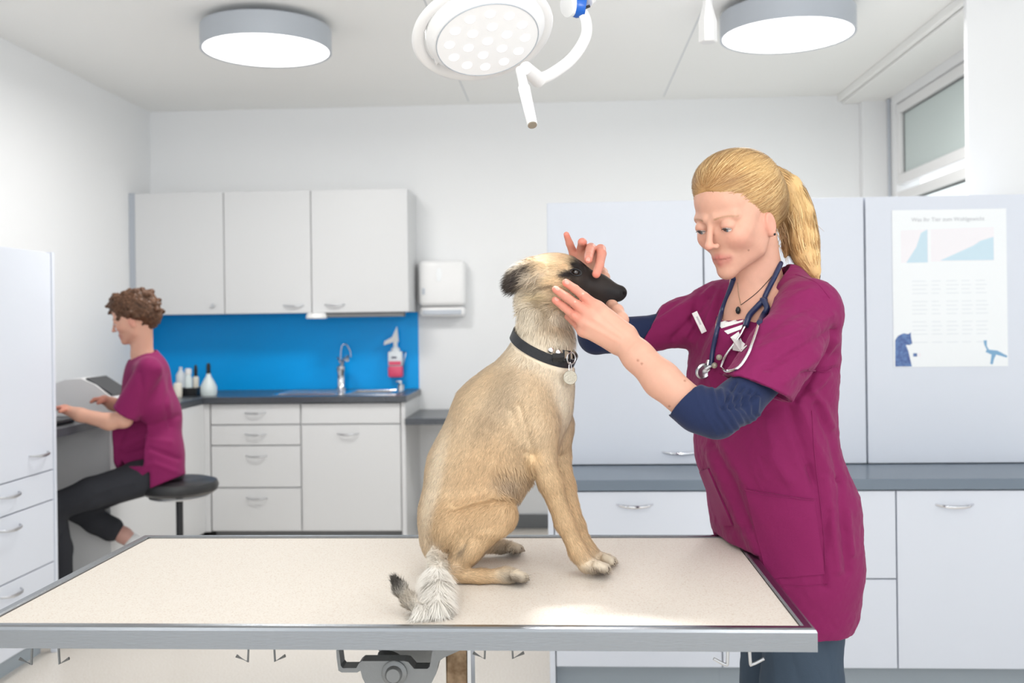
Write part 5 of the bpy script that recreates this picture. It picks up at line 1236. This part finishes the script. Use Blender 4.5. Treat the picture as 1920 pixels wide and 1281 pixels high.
    for p_ in ((1354, 671, 5.0), (1345, 686, 6.2)): 
        q, n_ = comb(p_[0], p_[1], .010); mk('ear_tip', lathe([(.001, -.005), (.0045, -.003), (.006, 0), (.0045, .003), (.0015, .0045)], W(q), 18, rotW(norm(n_+np.array([.3, -.2, .2]))[None])[0]), 'tag', st, smooth=True)
    q, n_ = comb(1327, 698, .011); ax3 = norm(np.array([.35, -.9, -.25])); cw = W(q); axw = rotW(ax3[None])[0]
    mk('chestpiece', cat(lathe([(.0002, -.006), (.013, -.006), (.016, -.002), (.0165, .002), (.0135, .004), (.0128, .0025), (.006, -.001), (.0004, -.002)], cw, 32, axw), tube([cw+(W(L1[-1])-cw)*.35, W(L1[-1])], .0038, 12)), 'satin', st, smooth=True)
    mk('stem', tube([W(comb(1334, 678, .008)[0]), W(comb(1332, 690, .009)[0])], .0042, 12), 'chrome', st, smooth=True)
    for quad in ([(1347, 606), (1397, 593), (1393, 604), (1353, 616)], [(1358, 621), (1394, 609), (1389, 618), (1365, 627)]): mk('stripe', patch(ts, quad, .0012, 8, 3, .0006), 'white', root, smooth=True)
    stp = [ts(x, y, .0020)[0] for x, y in ((1370, 633), (1385, 622), (1391, 640), (1402, 650), (1391, 661), (1374, 657), (1376, 641))]
    mk('emblem', extrude([W(p_) for p_ in stp], W(np.array([0, -.0012, 0]))-CAM), 'white', root)
woman()
def woman2():
    D = 4.6; H = Head(C(251, 596, D), 80, 20, 0, 1.0)
    s = Sdf(); head_sdf(s, H, lids=True)
    s.conem(H.p(0, -.026, -.05), C(266, 660, 4.62), .042, .05, .03, SK)
    s.cone((272, 690, 4.62, 26), (296, 820, 4.64, 24), .04, SK)
    s.chain([(278, 700, 4.47, 17), (232, 786, 4.44, 15.5), (205, 791, 4.43, 15), (150, 778, 4.42, 12), (122, 768, 4.42, 9)], .02, SK)
    s.chain([(275, 705, 4.80, 15), (240, 770, 4.80, 14), (212, 758, 4.72, 11), (196, 750, 4.68, 9)], .02, SK)
    for (hx, hy, hd, dn) in ((118, 766, 4.42, -1), (190, 750, 4.67, -1)):
        s.ellp(hx+2, hy, hd, 9, .034, 6.5, 10, .01, SKP)
        for k in range(4): o = (-.028, -.01, .009, .026)[k]; s.chain([(hx-4, hy-2, hd+o, 3.8), (hx-13, hy-1+k*.6, hd+o, 3.5), (hx-19, hy+4, hd+o*1.1, 3.0)], .004, SKP)
        s.chain([(hx+4, hy+2, hd-.03, 4), (hx-6, hy+6, hd-.05, 3.4)], .004, SKP)
    s.chain([(205, 988, 4.72, 14), (232, 1004, 4.73, 14), (246, 1014, 4.74, 13)], .02, (206, 160, 148))      # bare ankle of the tucked leg
    V, Fq = s.mesh(.0046); col = s.colors(V, SK, .006); face_paint(V, col, H, (120, 84, 60))
    root = thing('person', 'seated dark-haired person in magenta scrubs working at the left wall desk', 'person', (STC[0], STC[1], 0))
    mk('body', (W(V), Fq), 'skin', root, smooth=True, cols=np.clip(col, 0, 1)); eyes(H, root, iris=(80, 60, 40))
    # top
    t = Sdf(); c = t.cone
    c((272, 668, 4.62, 22), (276, 700, 4.62, 34), .03); c((278, 690, 4.47, 18), (274, 690, 4.78, 18), .05); c((276, 700, 4.52, 24), (285, 760, 4.52, 34), .05); c((276, 700, 4.72, 24), (285, 760, 4.72, 34), .05)
    c((276, 700, 4.62, 38), (284, 780, 4.62, 50), .05); c((284, 780, 4.62, 50), (288, 850, 4.62, 54), .05); c((288, 850, 4.56, 50), (298, 895, 4.56, 48), .05); c((288, 850, 4.72, 48), (298, 890, 4.72, 46), .05)
    c((270, 730, 4.60, 34), (262, 800, 4.60, 42), .05); c((262, 800, 4.60, 42), (266, 850, 4.60, 44), .05)
    c((240, 820, 4.60, 22), (240, 862, 4.58, 22), .04)
    c((280, 694, 4.46, 23), (232, 784, 4.43, 27), .02); c((278, 698, 4.78, 22), (246, 765, 4.80, 24), .02)
    cut = norm(np.array([-.55, 0, -.84])); a0 = C(229, 772, 4.43)
    t.fn(lambda X: -((X-a0)@cut), C(150, 860, 4.30)-.05, C(262, 740, 4.50)+.03, .003)
    c((238, 768, 4.43, 19), (222, 800, 4.43, 23), .004, None, 1, '-')
    t.conem(H.p(0, -.03, -.05), C(266, 664, 4.61), .055, .062, .006, None, 1, '-')
    def hem(X):
        x, y = topx(X); lim = np.where(x < 255, 853+(x-222)*1.5, np.where(x < 281, 902-(x-255)*1.5+0, 916-(x-281)*.40)); lim = np.where((x >= 255) & (x < 281), 902-(x-255)*.75, lim); return (lim-y)/FPX*4.6
    t.fn(hem, C(180, 1000, 4.2)-.02, C(380, 840, 5.0)+.05, .003)
    Vt, Ft = t.mesh(.006)
    Vt = folds(Vt, Ft, [([(320, 700), (310, 760), (320, 800)], 5, -.006), ([(230, 840), (270, 820), (320, 830)], 6, .007), ([(235, 855), (280, 840), (335, 860)], 5, -.008), ([(250, 800), (290, 800), (335, 780)], 6, -.006),
        ([(225, 830), (235, 800), (262, 790)], 6, -.008), ([(262, 700), (270, 740), (262, 770)], 5, -.005), ([(240, 880), (290, 870), (330, 885)], 5, .005), ([(300, 690), (315, 740), (318, 780)], 6, .005)])
    mk('scrub_top', (W(Vt), Ft), 'scrub', root, smooth=True)
    # trousers
    r = Sdf(); c = r.cone
    c((300, 885, 4.66, 40), (255, 898, 4.55, 34), .03); r.chain([(270, 895, 4.52, 33), (170, 925, 4.44, 29), (106, 950, 4.40, 26), (98, 965, 4.40, 25)], .02); r.chain([(98, 965, 4.40, 25), (112, 1030, 4.42, 22), (118, 1150, 4.44, 19)], .02)
    r.chain([(290, 895, 4.74, 30), (200, 925, 4.70, 25), (146, 955, 4.68, 23)], .02); r.chain([(146, 955, 4.68, 23), (180, 978, 4.70, 22), (208, 992, 4.72, 23)], .02)
    Vr, Fr = r.mesh(.007)
    Vr = folds(Vr, Fr, [([(250, 905), (180, 925)], 5, .006), ([(200, 925), (140, 960)], 6, -.006), ([(120, 990), (110, 1010)], 4, -.006)])
    mk('trousers', (W(Vr), Fr), 'charcoal', root, smooth=True)
    for i, (a, b) in enumerate((((118, 1150, 4.44), (70, 1160, 4.42)), ((248, 1016, 4.74), (262, 1042, 4.76)))):
        sh = Sdf(); sh.cone((*a, 16), (*b, 13), .03); 
        if i == 0: sh.cone((a[0], a[1]-12, a[2], 15), (b[0], b[1]+3, b[2], 12), .03)
        Vs, Fs = sh.mesh(.008); Ws = W(Vs); Ws[:, 2] = np.maximum(Ws[:, 2], .001); mk('shoe', (Ws, Fs), 'white' if i else 'shoe', root, smooth=True)
    # short curly hair
    h = Sdf()
    def e(x, y, z, rx, ry, rz, kk=.012, op='+'): h.ell(H.p(x, y, z), np.array([rx, ry, rz]), H.R, kk, (92, 62, 42), op)
    e(0, -.022, .045, .086, .104, .082, .02); e(0, -.075, -.010, .070, .048, .058, .03); e(0, .03, .085, .060, .055, .036, .02)
    e(0, .125, -.005, .10, .075, .080, .01, '-'); e(0, .085, -.06, .10, .070, .070, .012, '-')
    for q in (-1, 1): e(q*.085, .015, -.030, .040, .030, .030, .01, '-')
    rng = np.random.default_rng(3)
    Vh, Fh = h.mesh(.004); 
    for i in range(46):
        k = rng.integers(len(Vh)); p = Vh[k]; q = (p-H.o)@H.R.T
        if q[1] > .06 and q[2] < .05: continue
        h.ell(p, np.array([.014, .019, .012])*(.7+.6*rng.random()), H.R, .008, (92, 62, 42), '+')
    Vh, Fh = h.mesh(.004)
    Nh = vnormals(Vh, Fh); w_ = vnoise(Vh, .009, 2); Vh = Vh+Nh*(.004*w_)[:, None]
    ch = np.array(lin((88, 60, 42))[:3])*(1+.45*w_[:, None]+.2*vnoise(Vh, .03, 4)[:, None]); ch = np.clip(ch, .01, 1)
    mk('hair', (W(Vh), Fh), 'hair', root, smooth=True, cols=ch)
woman2()
